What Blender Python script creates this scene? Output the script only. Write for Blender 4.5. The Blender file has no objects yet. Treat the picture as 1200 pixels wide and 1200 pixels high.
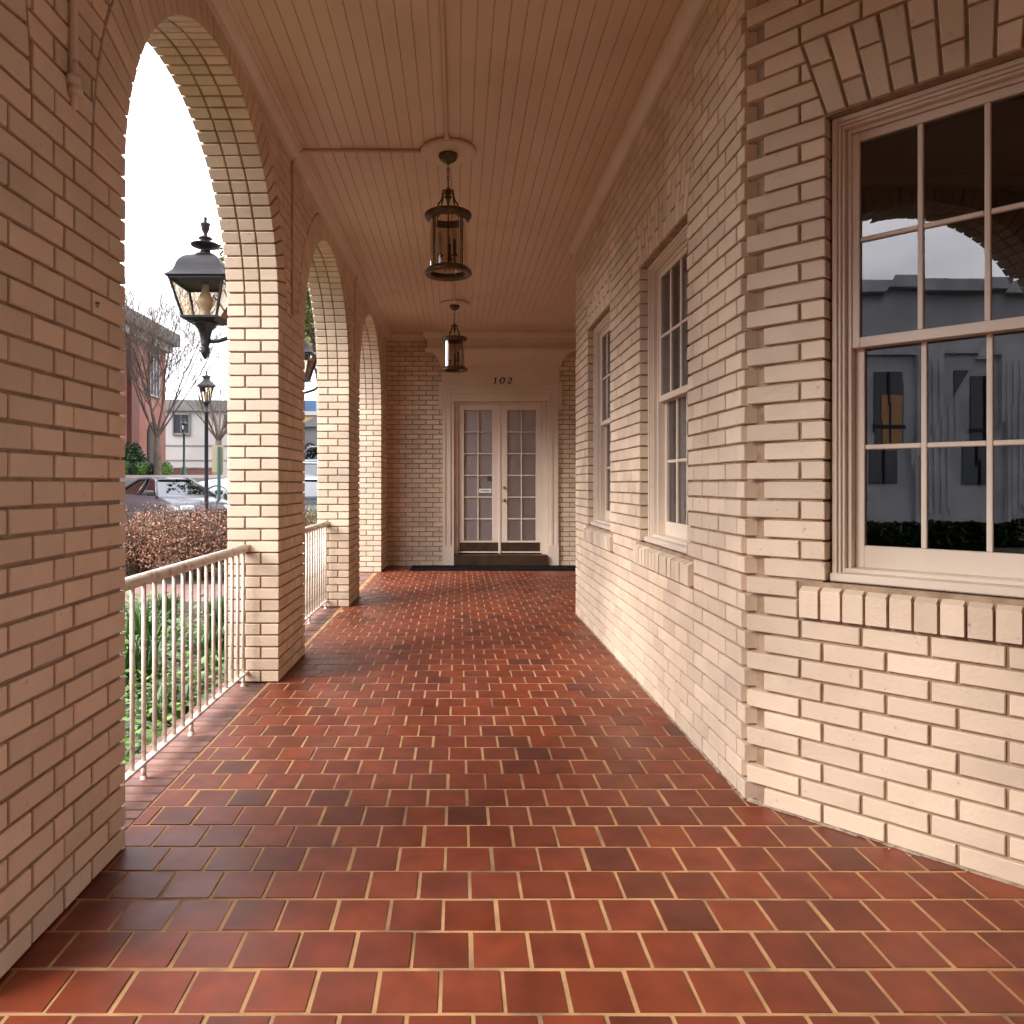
import bpy, math, random
from mathutils import Vector, Matrix
random.seed(7)
S = bpy.context.scene
COL = S.collection
R = math.radians
sin, cos, pi = math.sin, math.cos, math.pi
rnd = random.uniform

# ------------------------------------------------------------------ helpers
class MB:
    def __init__(s): s.v = []; s.f = []; s.m = []
    def add(s, vs, fs, m=0):
        n = len(s.v); s.v.extend([tuple(p) for p in vs])
        for f in fs: s.f.append([i + n for i in f]); s.m.append(m)
    def box(s, a, b, m=0):
        x0, y0, z0 = a; x1, y1, z1 = b
        s.add([(x0,y0,z0),(x1,y0,z0),(x1,y1,z0),(x0,y1,z0),(x0,y0,z1),(x1,y0,z1),(x1,y1,z1),(x0,y1,z1)],
              [(0,3,2,1),(4,5,6,7),(0,1,5,4),(1,2,6,5),(2,3,7,6),(3,0,4,7)], m)
    def cbox(s, a, b, c, fn=None, m=0, jit=0):
        """chamfered box; fn maps (x,y,z) to world"""
        lo = list(a); hi = list(b)
        if jit:
            for i in range(3): lo[i] += rnd(-jit, jit); hi[i] += rnd(-jit, jit)
        vs = []; idx = {}
        for sx in (0,1):
            for sy in (0,1):
                for sz in (0,1):
                    sg = (sx,sy,sz)
                    for ax in range(3):
                        p = []
                        for i in range(3):
                            full = hi[i] if sg[i] else lo[i]
                            ins = full if i == ax else (full - c if sg[i] else full + c)
                            p.append(ins)
                        idx[(sg, ax)] = len(vs); vs.append(fn(*p) if fn else tuple(p))
        fs = []
        for ax in range(3):
            o1, o2 = [i for i in range(3) if i != ax]
            for sd in (0,1):
                q = []
                for a1, a2 in ((0,0),(1,0),(1,1),(0,1)):
                    sg = [0,0,0]; sg[ax] = sd; sg[o1] = a1; sg[o2] = a2
                    q.append(idx[(tuple(sg), ax)])
                fs.append(q)
            for a1 in (0,1):
                for a2 in (0,1):
                    s0 = [0,0,0]; s0[o1] = a1; s0[o2] = a2; s1 = list(s0); s1[ax] = 1
                    s0 = tuple(s0); s1 = tuple(s1)
                    fs.append([idx[(s0,o1)], idx[(s1,o1)], idx[(s1,o2)], idx[(s0,o2)]])
        for sx in (0,1):
            for sy in (0,1):
                for sz in (0,1):
                    fs.append([idx[((sx,sy,sz),i)] for i in range(3)])
        s.add(vs, fs, m)
    def tube(s, pts, r, seg=8, m=0, cap=True):
        pts = [Vector(p) for p in pts]; n = len(pts)
        if not isinstance(r, (list, tuple)): r = [r]*n
        vs = []; prev = None
        for i, p in enumerate(pts):
            d = (pts[min(i+1,n-1)] - pts[max(i-1,0)])
            if d.length < 1e-9: d = Vector((0,0,1))
            d.normalize()
            if prev is None:
                a = Vector((0,0,1)) if abs(d.z) < .9 else Vector((1,0,0))
                x = d.cross(a).normalized()
            else:
                x = (prev - d*prev.dot(d))
                x = x.normalized() if x.length > 1e-6 else d.orthogonal().normalized()
            prev = x; y = d.cross(x)
            for k in range(seg):
                t = 2*pi*k/seg; vs.append(p + (x*cos(t) + y*sin(t))*r[i])
        fs = []
        for i in range(n-1):
            for k in range(seg):
                k2 = (k+1) % seg
                fs.append([i*seg+k, i*seg+k2, (i+1)*seg+k2, (i+1)*seg+k])
        if cap:
            fs.append(list(range(seg))[::-1]); fs.append([(n-1)*seg+k for k in range(seg)])
        s.add(vs, fs, m)
    def lathe(s, prof, c=(0,0,0), seg=20, m=0, rot=0, cap=True):
        """prof: (radius, z)"""
        vs = []
        for r, z in prof:
            for k in range(seg):
                t = 2*pi*k/seg + rot; vs.append((c[0]+r*cos(t), c[1]+r*sin(t), c[2]+z))
        fs = []
        for i in range(len(prof)-1):
            for k in range(seg):
                k2 = (k+1) % seg; fs.append([i*seg+k, i*seg+k2, (i+1)*seg+k2, (i+1)*seg+k])
        if cap:
            fs.append(list(range(seg))[::-1]); fs.append([(len(prof)-1)*seg+k for k in range(seg)])
        s.add(vs, fs, m)
    def build(s, name, mats, parent=None, smooth=False):
        me = bpy.data.meshes.new(name); me.from_pydata([tuple(v) for v in s.v], [], s.f)
        if not isinstance(mats, (list, tuple)): mats = [mats]
        for mt in mats: me.materials.append(mt)
        me.polygons.foreach_set('material_index', s.m)
        if smooth: me.polygons.foreach_set('use_smooth', [True]*len(s.f))
        me.update()
        o = bpy.data.objects.new(name, me); COL.objects.link(o)
        if parent is not None:
            o.parent = parent; o.matrix_parent_inverse = parent_inv(parent)
        return o

def parent_inv(p):
    M = Matrix.Identity(4); q = p; chain = []
    while q is not None: chain.append(q); q = q.parent
    for q in reversed(chain): M = M @ q.matrix_parent_inverse @ q.matrix_basis
    return M.inverted()

def tag(o, label=None, cat=None, group=None, kind=None):
    if label: o['label'] = label
    if cat: o['category'] = cat
    if group: o['group'] = group
    if kind: o['kind'] = kind
    return o
def thing(name, label, cat, loc=(0,0,0), rz=0, group=None):
    o = bpy.data.objects.new(name, None); COL.objects.link(o); o.location = loc; o.rotation_euler = (0,0,rz)
    o.empty_display_size = .1
    return tag(o, label, cat, group)
def local(name, mb, mats, parent, smooth=False):
    """mesh given in the parent's own coordinates"""
    o = mb.build(name, mats, None, smooth); o.parent = parent; return o
def copy_tree(o, parent=None):
    c = o.copy(); COL.objects.link(c); c.parent = parent
    for ch in [x for x in bpy.data.objects if x.parent == o]:
        copy_tree(ch, c)
    return c

# ------------------------------------------------------------------ materials
def mat(name, base=(.5,.5,.5), rough=.5, metal=0, spec=.5):
    m = bpy.data.materials.new(name); m.use_nodes = True
    b = m.node_tree.nodes['Principled BSDF']
    b.inputs['Base Color'].default_value = (*base, 1); b.inputs['Roughness'].default_value = rough
    b.inputs['Metallic'].default_value = metal; b.inputs['Specular IOR Level'].default_value = spec
    return m
def nd(m, t, **kw):
    n = m.node_tree.nodes.new(t)
    for k, v in kw.items():
        if k.startswith('i_'): n.inputs[k[2:].replace('_',' ')].default_value = v
        else: setattr(n, k, v)
    return n
def lk(m, a, b): m.node_tree.links.new(a, b)
def noisy(name, c1, c2, scale=8, rough=.6, rr=.1, bump=.2, bscale=60, island=0, metal=0, spec=.5, detail=6, bdist=.002, c3=None, s3=1.2, spots=None):
    """two-tone noise material; island = how much each separate piece varies in value"""
    m = mat(name, c1, rough, metal, spec); b = m.node_tree.nodes['Principled BSDF']
    tc = nd(m, 'ShaderNodeTexCoord')
    n1 = nd(m, 'ShaderNodeTexNoise', i_Scale=scale, i_Detail=detail); lk(m, tc.outputs['Object'], n1.inputs['Vector'])
    rp = nd(m, 'ShaderNodeMapRange', i_From_Min=.35, i_From_Max=.65); lk(m, n1.outputs['Fac'], rp.inputs['Value'])
    mx = nd(m, 'ShaderNodeMix', data_type='RGBA'); mx.inputs['A'].default_value = (*c1,1); mx.inputs['B'].default_value = (*c2,1)
    lk(m, rp.outputs['Result'], mx.inputs['Factor']); out = mx.outputs['Result']
    if c3:
        n3 = nd(m, 'ShaderNodeTexNoise', i_Scale=s3, i_Detail=4); lk(m, tc.outputs['Object'], n3.inputs['Vector'])
        r3 = nd(m, 'ShaderNodeMapRange', i_From_Min=.52, i_From_Max=.72); lk(m, n3.outputs['Fac'], r3.inputs['Value'])
        m3 = nd(m, 'ShaderNodeMix', data_type='RGBA'); m3.inputs['B'].default_value = (*c3,1)
        lk(m, out, m3.inputs['A']); lk(m, r3.outputs['Result'], m3.inputs['Factor']); out = m3.outputs['Result']
    if spots:
        n4 = nd(m, 'ShaderNodeTexNoise', i_Scale=28, i_Detail=7, i_Roughness=.7); lk(m, tc.outputs['Object'], n4.inputs['Vector'])
        r4 = nd(m, 'ShaderNodeMapRange', i_From_Min=.635, i_From_Max=.72, i_To_Max=.7); lk(m, n4.outputs['Fac'], r4.inputs['Value'])
        m4 = nd(m, 'ShaderNodeMix', data_type='RGBA'); m4.inputs['B'].default_value = (*spots,1)
        lk(m, out, m4.inputs['A']); lk(m, r4.outputs['Result'], m4.inputs['Factor']); out = m4.outputs['Result']
    if island:
        g = nd(m, 'ShaderNodeNewGeometry'); r2 = nd(m, 'ShaderNodeMapRange', i_To_Min=1-island, i_To_Max=1+island)
        lk(m, g.outputs['Random Per Island'], r2.inputs['Value'])
        h = nd(m, 'ShaderNodeVectorMath', operation='SCALE'); lk(m, out, h.inputs[0]); lk(m, r2.outputs['Result'], h.inputs['Scale'])
        out = h.outputs['Vector']
    lk(m, out, b.inputs['Base Color'])
    rr_ = nd(m, 'ShaderNodeMapRange', i_To_Min=max(0,rough-rr), i_To_Max=min(1,rough+rr)); lk(m, n1.outputs['Fac'], rr_.inputs['Value'])
    lk(m, rr_.outputs['Result'], b.inputs['Roughness'])
    if bump:
        n2 = nd(m, 'ShaderNodeTexNoise', i_Scale=bscale, i_Detail=5); lk(m, tc.outputs['Object'], n2.inputs['Vector'])
        bp = nd(m, 'ShaderNodeBump', i_Strength=bump, i_Distance=bdist); lk(m, n2.outputs['Fac'], bp.inputs['Height'])
        lk(m, bp.outputs['Normal'], b.inputs['Normal'])
    return m

PAINT = (.71,.565,.43)
M_brick = noisy('painted_brick', PAINT, (.65,.51,.38), 5, .5, .12, .32, 70, island=.11, bdist=.005, c3=(.58,.45,.35), s3=2.2, spots=(.22,.13,.08))
M_mortar = noisy('painted_mortar', (.40,.28,.19), (.26,.17,.11), 14, .8, .1, .8, 90, bdist=.004)
M_trim = noisy('painted_trim', (.72,.61,.51), (.67,.56,.46), 3, .35, .08, .15, 40, bdist=.002)
M_ceil = noisy('painted_ceiling', (.68,.53,.42), (.65,.50,.39), 2.5, .45, .1, .12, 30, c3=(.60,.46,.355), s3=1.7)
M_rail = noisy('rail_paint', (.72,.64,.56), (.66,.57,.48), 12, .4, .1, .2, 60, c3=(.36,.22,.13), s3=22)
M_iron = noisy('black_iron', (.010,.009,.012), (.018,.016,.020), 10, .45, .1, .2, 80, spec=.25)
M_bronze = noisy('aged_bronze', (.075,.05,.028), (.13,.09,.045), 20, .42, .12, .2, 90, metal=.7)
M_brass = mat('brass', (.55,.36,.12), .25, 1)
M_mat = noisy('rubber_mat', (.006,.006,.008), (.012,.012,.014), 60, .9, .05, .8, 300, bdist=.004, spec=.05)
M_darkwood = noisy('dark_wood', (.035,.018,.010), (.055,.028,.015), 9, .4, .1, .1, 50)
M_black = mat('dark_interior', (.02,.014,.011), .9)
M_candle = mat('candle_sleeve', (.55,.5,.42), .5)
M_pink = noisy('edge_brick', (.26,.12,.09), (.17,.08,.06), 9, .6, .1, .5, 80, island=.3, c3=(.08,.05,.04), s3=3)

def tile_mat():
    m = mat('quarry_tile', (.2,.05,.03), .4); b = m.node_tree.nodes['Principled BSDF']
    g = nd(m, 'ShaderNodeNewGeometry')
    cr = nd(m, 'ShaderNodeValToRGB'); lk(m, g.outputs['Random Per Island'], cr.inputs['Fac'])
    e = cr.color_ramp.elements
    stops = [(0,(.175,.031,.011)),(.22,(.205,.040,.014)),(.42,(.150,.026,.009)),(.58,(.190,.036,.013)),(.74,(.130,.024,.009)),(.86,(.165,.033,.013)),(.95,(.110,.023,.010)),(1,(.095,.022,.012))]
    e[0].position = 0; e[0].color = (*stops[0][1],1); e[1].position = 1; e[1].color = (*stops[-1][1],1)
    for p, c in stops[1:-1]: q = e.new(p); q.color = (*c,1)
    tc = nd(m, 'ShaderNodeTexCoord')
    n = nd(m, 'ShaderNodeTexNoise', i_Scale=9, i_Detail=8); lk(m, tc.outputs['Object'], n.inputs['Vector'])
    mr = nd(m, 'ShaderNodeMapRange', i_From_Min=.3, i_From_Max=.7, i_To_Min=.72, i_To_Max=1.18); lk(m, n.outputs['Fac'], mr.inputs['Value'])
    h = nd(m, 'ShaderNodeVectorMath', operation='SCALE'); lk(m, cr.outputs['Color'], h.inputs[0]); lk(m, mr.outputs['Result'], h.inputs['Scale'])
    # worn specks
    v = nd(m, 'ShaderNodeTexNoise', i_Scale=70, i_Detail=4); lk(m, tc.outputs['Object'], v.inputs['Vector'])
    vr = nd(m, 'ShaderNodeMapRange', i_From_Min=.70, i_From_Max=.80, i_To_Max=.7); lk(m, v.outputs['Fac'], vr.inputs['Value'])
    mx = nd(m, 'ShaderNodeMix', data_type='RGBA'); mx.inputs['B'].default_value = (.05,.03,.025,1)
    lk(m, h.outputs['Vector'], mx.inputs['A']); lk(m, vr.outputs['Result'], mx.inputs['Factor']); lk(m, mx.outputs['Result'], b.inputs['Base Color'])
    n2 = nd(m, 'ShaderNodeTexNoise', i_Scale=2.2, i_Detail=6); lk(m, tc.outputs['Object'], n2.inputs['Vector'])
    r2 = nd(m, 'ShaderNodeMapRange', i_From_Min=.3, i_From_Max=.7, i_To_Min=.34, i_To_Max=.60); lk(m, n2.outputs['Fac'], r2.inputs['Value'])
    lk(m, r2.outputs['Result'], b.inputs['Roughness'])
    n3 = nd(m, 'ShaderNodeTexNoise', i_Scale=35, i_Detail=6); lk(m, tc.outputs['Object'], n3.inputs['Vector'])
    bp = nd(m, 'ShaderNodeBump', i_Strength=.25, i_Distance=.002); lk(m, n3.outputs['Fac'], bp.inputs['Height']); lk(m, bp.outputs['Normal'], b.inputs['Normal'])
    return m
M_tile = tile_mat()
M_grout = noisy('grout', (.46,.26,.115), (.34,.19,.085), 12, .85, .05, .5, 120, c3=(.15,.09,.05), s3=3.5)

def glass_mat(name, tint=(.9,.92,.92), ior=1.85, wav=.0):
    m = bpy.data.materials.new(name); m.use_nodes = True; nt = m.node_tree; nt.nodes.clear()
    o = nd(m, 'ShaderNodeOutputMaterial'); t = nd(m, 'ShaderNodeBsdfTransparent'); t.inputs['Color'].default_value = (*tint,1)
    g = nd(m, 'ShaderNodeBsdfGlossy'); g.inputs['Roughness'].default_value = .0; g.inputs['Color'].default_value = (.95,.95,1,1)
    f = nd(m, 'ShaderNodeFresnel'); f.inputs['IOR'].default_value = ior
    mx = nd(m, 'ShaderNodeMixShader'); lk(m, f.outputs[0], mx.inputs[0]); lk(m, t.outputs[0], mx.inputs[1]); lk(m, g.outputs[0], mx.inputs[2])
    if wav:
        tc = nd(m, 'ShaderNodeTexCoord'); n = nd(m, 'ShaderNodeTexNoise', i_Scale=5.5, i_Detail=1.5); lk(m, tc.outputs['Object'], n.inputs['Vector'])
        bp = nd(m, 'ShaderNodeBump', i_Strength=wav, i_Distance=.006); lk(m, n.outputs['Fac'], bp.inputs['Height'])
        lk(m, bp.outputs['Normal'], g.inputs['Normal'])
    lk(m, mx.outputs[0], o.inputs[0]); return m
M_pane = glass_mat('window_glass', (.75,.75,.75), 1.85, .008)
M_dglass = glass_mat('door_glass', (.95,.93,.93), 1.3)
M_lglass = glass_mat('lantern_glass', (.74,.66,.56), 1.5)
M_cglass = glass_mat('car_glass', (.10,.11,.12), 2.0)

# ------------------------------------------------------------------ brickwork
CO = .0713; BL = .2; J = .0052; PR = .013; CH = .0028
class Frame:
    def __init__(s, o, ang):            # ang: heading of u in the ground plane, n is to its right side
        s.o = Vector(o); s.U = Vector((cos(ang), sin(ang), 0)); s.N = Vector((sin(ang), -cos(ang), 0))
    def __call__(s, u, v, d=0): p = s.o + s.U*u + s.N*d; return (p.x, p.y, p.z + v)
def area(p): return .5*sum(p[i][0]*p[(i+1)%len(p)][1]-p[(i+1)%len(p)][0]*p[i][1] for i in range(len(p)))
def clip(p, a, b, c):                   # keep a*u+b*v >= c
    out = []
    for i in range(len(p)):
        P, Q = p[i], p[(i+1)%len(p)]; dp = a*P[0]+b*P[1]-c; dq = a*Q[0]+b*Q[1]-c
        if dp >= 0: out.append(P)
        if (dp >= 0) != (dq >= 0):
            t = dp/(dp-dq); out.append((P[0]+(Q[0]-P[0])*t, P[1]+(Q[1]-P[1])*t))
    res = []
    for q in out:
        if not res or math.hypot(q[0]-res[-1][0], q[1]-res[-1][1]) > 1e-4: res.append(q)
    if len(res) > 1 and math.hypot(res[0][0]-res[-1][0], res[0][1]-res[-1][1]) < 1e-4: res.pop()
    return res
def inset(p, k):
    res = list(p)
    n = len(p)
    for i in range(n):
        P, Q = p[i], p[(i+1)%n]; dx, dy = Q[0]-P[0], Q[1]-P[1]; L = math.hypot(dx,dy)
        if L < 1e-6: continue
        a, b = -dy/L, dx/L
        res = clip(res, a, b, a*P[0]+b*P[1]+k)
        if len(res) < 3: return []
    return res
def brick(mb, F, p, d0=-.012, d1=None, j=J, ch=CH, m=0):
    if len(p) < 3 or area(p) < 2.5e-4: return
    q = inset(p, j)
    if len(q) < 3 or area(q) < 1.5e-4: return
    q = [(x+rnd(-.0009,.0009), y+rnd(-.0009,.0009)) for x, y in q]
    r = inset(q, ch)
    if len(r) != len(q):
        gx = sum(a for a,b in q)/len(q); gy = sum(b for a,b in q)/len(q); r = [(gx+(a-gx)*.94, gy+(b-gy)*.94) for a,b in q]
    # align r to q
    best = min(range(len(r)), key=lambda k: math.hypot(r[k][0]-q[0][0], r[k][1]-q[0][1])); r = r[best:]+r[:best]
    if d1 is None: d1 = PR + rnd(-.0016,.0016)
    n = len(q); tl = [rnd(-.0008,.0008) for _ in range(n)]
    vs = [F(u,v,d0) for u,v in q] + [F(u,v,d1-ch) for u,v in q] + [F(u,v,d1+tl[i]) for i,(u,v) in enumerate(r)]
    fs = [[i,(i+1)%n,n+(i+1)%n,n+i] for i in range(n)] + [[n+i,n+(i+1)%n,2*n+(i+1)%n,2*n+i] for i in range(n)] + [[2*n+i for i in range(n)]]
    mb.add(vs, fs, m)
def rect(u0,u1,v0,v1): return [(u0,v0),(u1,v0),(u1,v1),(u0,v1)]
def courses(v0, v1):
    k = int(round(v0/CO))
    while k*CO < v1-.012:
        yield k, k*CO, min((k+1)*CO, v1); k += 1
def run_bond(u0, u1, k, off=0):
    """split u0..u1 into bricks on the grid off + .2 n, shifted by half on odd courses"""
    g = off + (BL/2 if k % 2 else 0)
    n = math.floor((u0-g)/BL + 1e-6) + 1; cuts = [u0]
    while g + n*BL < u1-1e-6: cuts.append(g+n*BL); n += 1
    cuts.append(u1)
    if len(cuts) > 2 and cuts[1]-cuts[0] < .03: cuts.pop(1)
    out = []
    for a, b in zip(cuts, cuts[1:]):
        if b-a > .02: out.append((a,b))
    return out
def corner_box(mb, F, u0,u1,v0,v1,d0,d1):
    mb.cbox((u0,v0+J,d0),(u1,v1-J,d1), .0028, F, 0, .0011)

# ---- arcade wall: piers, arches, spandrels
TH = .285; TOPV = 3.60
def arcade(F, piers, springs, name, label, top=3.31, nearbox=None, loc=(0,0,0)):
    W = thing(name, label, 'wall', loc)
    n = len(piers)
    for i, (a, b) in enumerate(piers):
        mb = MB()
        sp = springs[i-1] if i > 0 else springs[0]
        sp2 = springs[i] if i < n-1 else springs[-1]
        vt = min(sp, sp2); vt = round(vt/CO)*CO
        # core
        for (u0,u1,v0,v1,d0,d1) in [(a,b,0,vt,-TH,0)]:
            P = lambda u,v,d: F(u,v,d)
            vs = [P(u0,v0,d0),P(u1,v0,d0),P(u1,v1,d0),P(u0,v1,d0),P(u0,v0,d1),P(u1,v0,d1),P(u1,v1,d1),P(u0,v1,d1)]
            mb.add(vs, [(0,3,2,1),(4,5,6,7),(0,1,5,4),(1,2,6,5),(2,3,7,6),(3,0,4,7)], 1)
        endL = i > 0; endR = i < n-1            # is there an opening on that side
        p = PR
        for k, v0, v1 in courses(0, vt):
            A = (k % 2 == 0); Lf = .2 if A else .1; Lj = .095 if A else .19
            ia, ib = a, b
            if endL:
                corner_box(mb, F, a-p, a+Lf-J, v0, v1, -Lj+J, p)
                corner_box(mb, F, a-p, a+(.1 if A else .2)-J, v0, v1, -TH-p, -Lj-J)
                ia = a+Lf
            if endR:
                corner_box(mb, F, b-Lf+J, b+p, v0, v1, -Lj+J, p)
                corner_box(mb, F, b-(.1 if A else .2)+J, b+p, v0, v1, -TH-p, -Lj-J)
                ib = b-Lf
            x = ia
            segs = []
            w_in = ib-ia
            lens = [.15,.15] if abs(w_in-.3) < .01 else ([.2,.1,.2] if abs(w_in-.5) < .01 else None)
            if lens:
                for L in lens: segs.append((x, x+L)); x += L
            while not lens and x < ib-.02:
                L = min(BL, ib-x)
                segs.append((x, x+L)); x += L
            for s0, s1 in segs: brick(mb, F, rect(s0,s1,v0,v1))
            oa = a + (.1 if A else .2) if endL else a; ob = b - (.1 if A else .2) if endR else b
            x = oa
            while x < ob-.02:
                L = min(BL, ob-x); q = rect(x,x+L,v0,v1)
                G = lambda u,v,d=0: F(u,v,-TH-d)
                brick(mb, G, q); x += L
        mb.build('pier', [M_brick, M_mortar], W)
    RW = .195
    for i in range(n-1):
        u0 = piers[i][1]; u1 = piers[i+1][0]; c = (u0+u1)/2; Rr = (u1-u0)/2; s = springs[i]
        s = round(s/CO)*CO
        mb = MB()
        nn = int(round(pi*Rr/CO)); N2 = 48
        for k in range(N2):                       # soffit core and ring core
            t0, t1 = pi*k/N2, pi*(k+1)/N2
            a0 = (c+Rr*cos(t0), s+Rr*sin(t0)); a1 = (c+Rr*cos(t1), s+Rr*sin(t1))
            mb.add([F(*a0,0),F(*a1,0),F(*a1,-TH),F(*a0,-TH)], [(0,1,2,3)], 1)
            b0 = (a0[0], TOPV); b1 = (a1[0], TOPV)
            mb.add([F(*a0,0),F(*a1,0),F(*b1,0),F(*b0,0)], [(0,1,2,3)], 1)
            mb.add([F(*a0,-TH),F(*a1,-TH),F(*b1,-TH),F(*b0,-TH)], [(3,2,1,0)], 1)
        for k in range(nn):
            t0, t1 = pi*k/nn, pi*(k+1)/nn; jj = J/Rr
            def PF(t, r, d): return F(c+r*cos(t), s+r*sin(t), d)
            for (ra, rb, d0, d1) in ((Rr-PR, Rr+RW-J, -.095+J, PR), (Rr-PR, Rr+.05, -.19+J, -.095-J), (Rr-PR, Rr+RW-J, -TH-PR, -.19-J)):
                lo = (t0+jj+rnd(-.001,.001), ra+rnd(-.0015,.0015), d0); hi = (t1-jj+rnd(-.001,.001), rb, d1+rnd(-.0012,.0012))
                # chamfer box in (arc length, radius, depth)
                fn = lambda x,y,z: PF(x/Rr, y, z)
                mb.cbox((lo[0]*Rr,lo[1],lo[2]), (hi[0]*Rr,hi[1],hi[2]), .0028, fn, 0)
        mb.build('arch', [M_brick, M_mortar], W)
    for i, (a, b) in enumerate(piers):
        mb = MB()
        lc = [((piers[j][1]+piers[j+1][0])/2, (piers[j+1][0]-piers[j][1])/2+RW, round(springs[j]/CO)*CO) for j in (i-1,i) if 0 <= j < n-1]
        e0 = (piers[i-1][1]+a)/2 if i > 0 else a
        e1 = (b+piers[i+1][0])/2 if i < n-1 else b
        sp = min(x[2] for x in lc)
        # core above the pier
        vs = [F(a,sp,-TH),F(b,sp,-TH),F(b,TOPV,-TH),F(a,TOPV,-TH),F(a,sp,0),F(b,sp,0),F(b,TOPV,0),F(a,TOPV,0)]
        mb.add(vs, [(0,3,2,1),(4,5,6,7),(0,1,5,4),(1,2,6,5),(2,3,7,6),(3,0,4,7)], 1)
        for G in (F, (lambda u,v,d=0: F(u,v,-TH-d))):
            for k, v0, v1 in courses(sp, top if G is F else TOPV):
                for s0, s1 in run_bond(e0, e1, k, a):
                    q = rect(s0,s1,v0,v1); ok = True
                    for (cc, rr, ss) in lc:
                        if v1 <= ss and abs((s0+s1)/2-cc) < rr-RW: ok = False
                        far = max(math.hypot(x-cc, y-ss) for x,y in q)
                        if far < rr: ok = False; break
                        near = min(math.hypot(x-cc, y-ss) for x,y in q)
                        if near < rr:
                            for _ in range(3):
                                if len(q) < 3: break
                                mx = sum(x for x,y in q)/len(q)-cc; my = sum(y for x,y in q)/len(q)-ss
                                h = math.hypot(mx,my); q = clip(q, mx/h, my/h, (mx/h)*cc+(my/h)*ss+rr)
                    if ok and len(q) >= 3: brick(mb, G, q)
        mb.build('spandrel', [M_brick, M_mortar], W)
    return W

angL = math.atan2(1, .0073)
FL = Frame((-1.130,0,0), angL)
arcade(FL, [(-.70,-.324),(1.676,2.376),(4.38,5.08),(7.06,7.76),(9.83,10.66)], [2.2,2.2,2.2,2.2], 'arcade_wall',
       'cream painted brick arcade wall with round arches and square piers along the left of the porch')
FF = Frame((0,-.40,0), pi)       # unseen front side behind the camera, u runs towards -x
FWt = thing('light_blocking_wall', 'unseen solid cream brick wall added behind the viewer to cut the fill light', 'wall', (1.4,-.4,0))  # added out of view, left without arches so light enters only from the left
fwm = MB(); fwm.box((-1.10,-.70,0),(5.4,-.40,TOPV), 1)
for k, a, b in courses(0, 3.31):
    for x0, x1 in run_bond(-5.2, 1.12, k, 0): brick(fwm, FF, rect(x0,x1,a,b))
fwm.build('brickwork', [M_brick, M_mortar], FWt)

# ------------------------------------------------------------------ building wall (side + chamfer), windows
XR = 1.10; YC = 2.747; YF = 6.70
V0, V1 = 12*CO, 35*CO; AT = 39*CO
SILB = 10*CO
def window_clip(q, vm, wins, vbot, vtop):
    """clip one brick polygon against all windows; returns list of polygons"""
    out = [q]
    for (ua, ub) in wins:
        if vbot+1e-4 >= V1 and vtop <= AT+1e-4: kind = 'jack'
        elif vbot+1e-4 >= V0 and vtop <= V1+1e-4: kind = 'open'
        elif vbot+1e-4 >= SILB and vtop <= V0+1e-4: kind = 'sill'
        else: continue
        nxt = []
        for p in out:
            if kind == 'jack':
                s = .085/(AT-V1)                       # left line: u = ua - s (v-V1)
                l = clip(p, -1, -s, -(ua + s*V1) ); r = clip(p, 1, -s, ub - s*V1)
            else:
                e = .095 if kind == 'sill' else 0
                l = clip(p, -1, 0, -(ua-e)); r = clip(p, 1, 0, ub+e)
            if len(l) >= 3: nxt.append(l)
            if len(r) >= 3: nxt.append(r)
        out = nxt
    return out
def brick_face(mb, F, u0, u1, v0, v1, wins=(), off=0, startfn=None, endfn=None):
    for k, a, b in courses(v0, v1):
        s = startfn(k) if startfn else u0; e = endfn(k) if endfn else u1
        for x0, x1 in run_bond(s, e, k, off(k) if callable(off) else off):
            deep = (x0 < s+.01 and startfn is not None) or (x1 > e-.01 and endfn is not None)
            for q in window_clip(rect(x0,x1,a,b), (a+b)/2, wins, a, b):
                # window jamb corner bricks reach back into the reveal
                dd = -.10 if any(abs(min(t[0] for t in q)-ub) < .002 or abs(max(t[0] for t in q)-ua) < .002 for ua, ub in wins) and V0-.01 < a < V1 else (-.06 if deep else -.012)
                if dd == -.10 and k % 2: dd = -.055
                brick(mb, F, q, d0=dd)
def jack_arch(mb, F, ua, ub):
    n = 13; s = .085
    for i in range(n):
        def X(t, w): return ua - s*w + (ub-ua+2*s*w)*t
        t0, t1 = i/n, (i+1)/n
        def Q(w0, w1):
            a = V1+(AT-V1)*w0; b = V1+(AT-V1)*w1
            return [(X(t0,w0),a),(X(t1,w0),a),(X(t1,w1),b),(X(t0,w1),b)]
        w = .66 if i % 2 == 0 else .34
        brick(mb, F, Q(0,w)); brick(mb, F, Q(w,1))
def rowlock_sill(mb, F, ua, ub):
    a = ua-.09; b = ub+.09; n = int(round((b-a)/CO)); w = (b-a)/n
    for i in range(n):
        x0 = a+i*w+.0045; x1 = a+(i+1)*w-.0045
        jz = rnd(-.002,.002); vb = SILB+.012; d1 = .033+rnd(-.002,.002); vf = SILB+.108+jz; vk = V0+.004
        c = .003
        vs = [F(x0,vb,-.02),F(x1,vb,-.02),F(x1,vb,d1),F(x0,vb,d1), F(x0,vk,-.06),F(x1,vk,-.06),F(x1-c,vf,d1-c),F(x0+c,vf,d1-c),
              F(x0,vf-c,d1),F(x1,vf-c,d1)]
        mb.add(vs, [(0,3,2,1),(0,1,5,4),(4,5,6,7),(7,6,9,8),(3,8,9,2),(0,4,7,8,3),(1,2,9,6,5)], 0)
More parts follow.
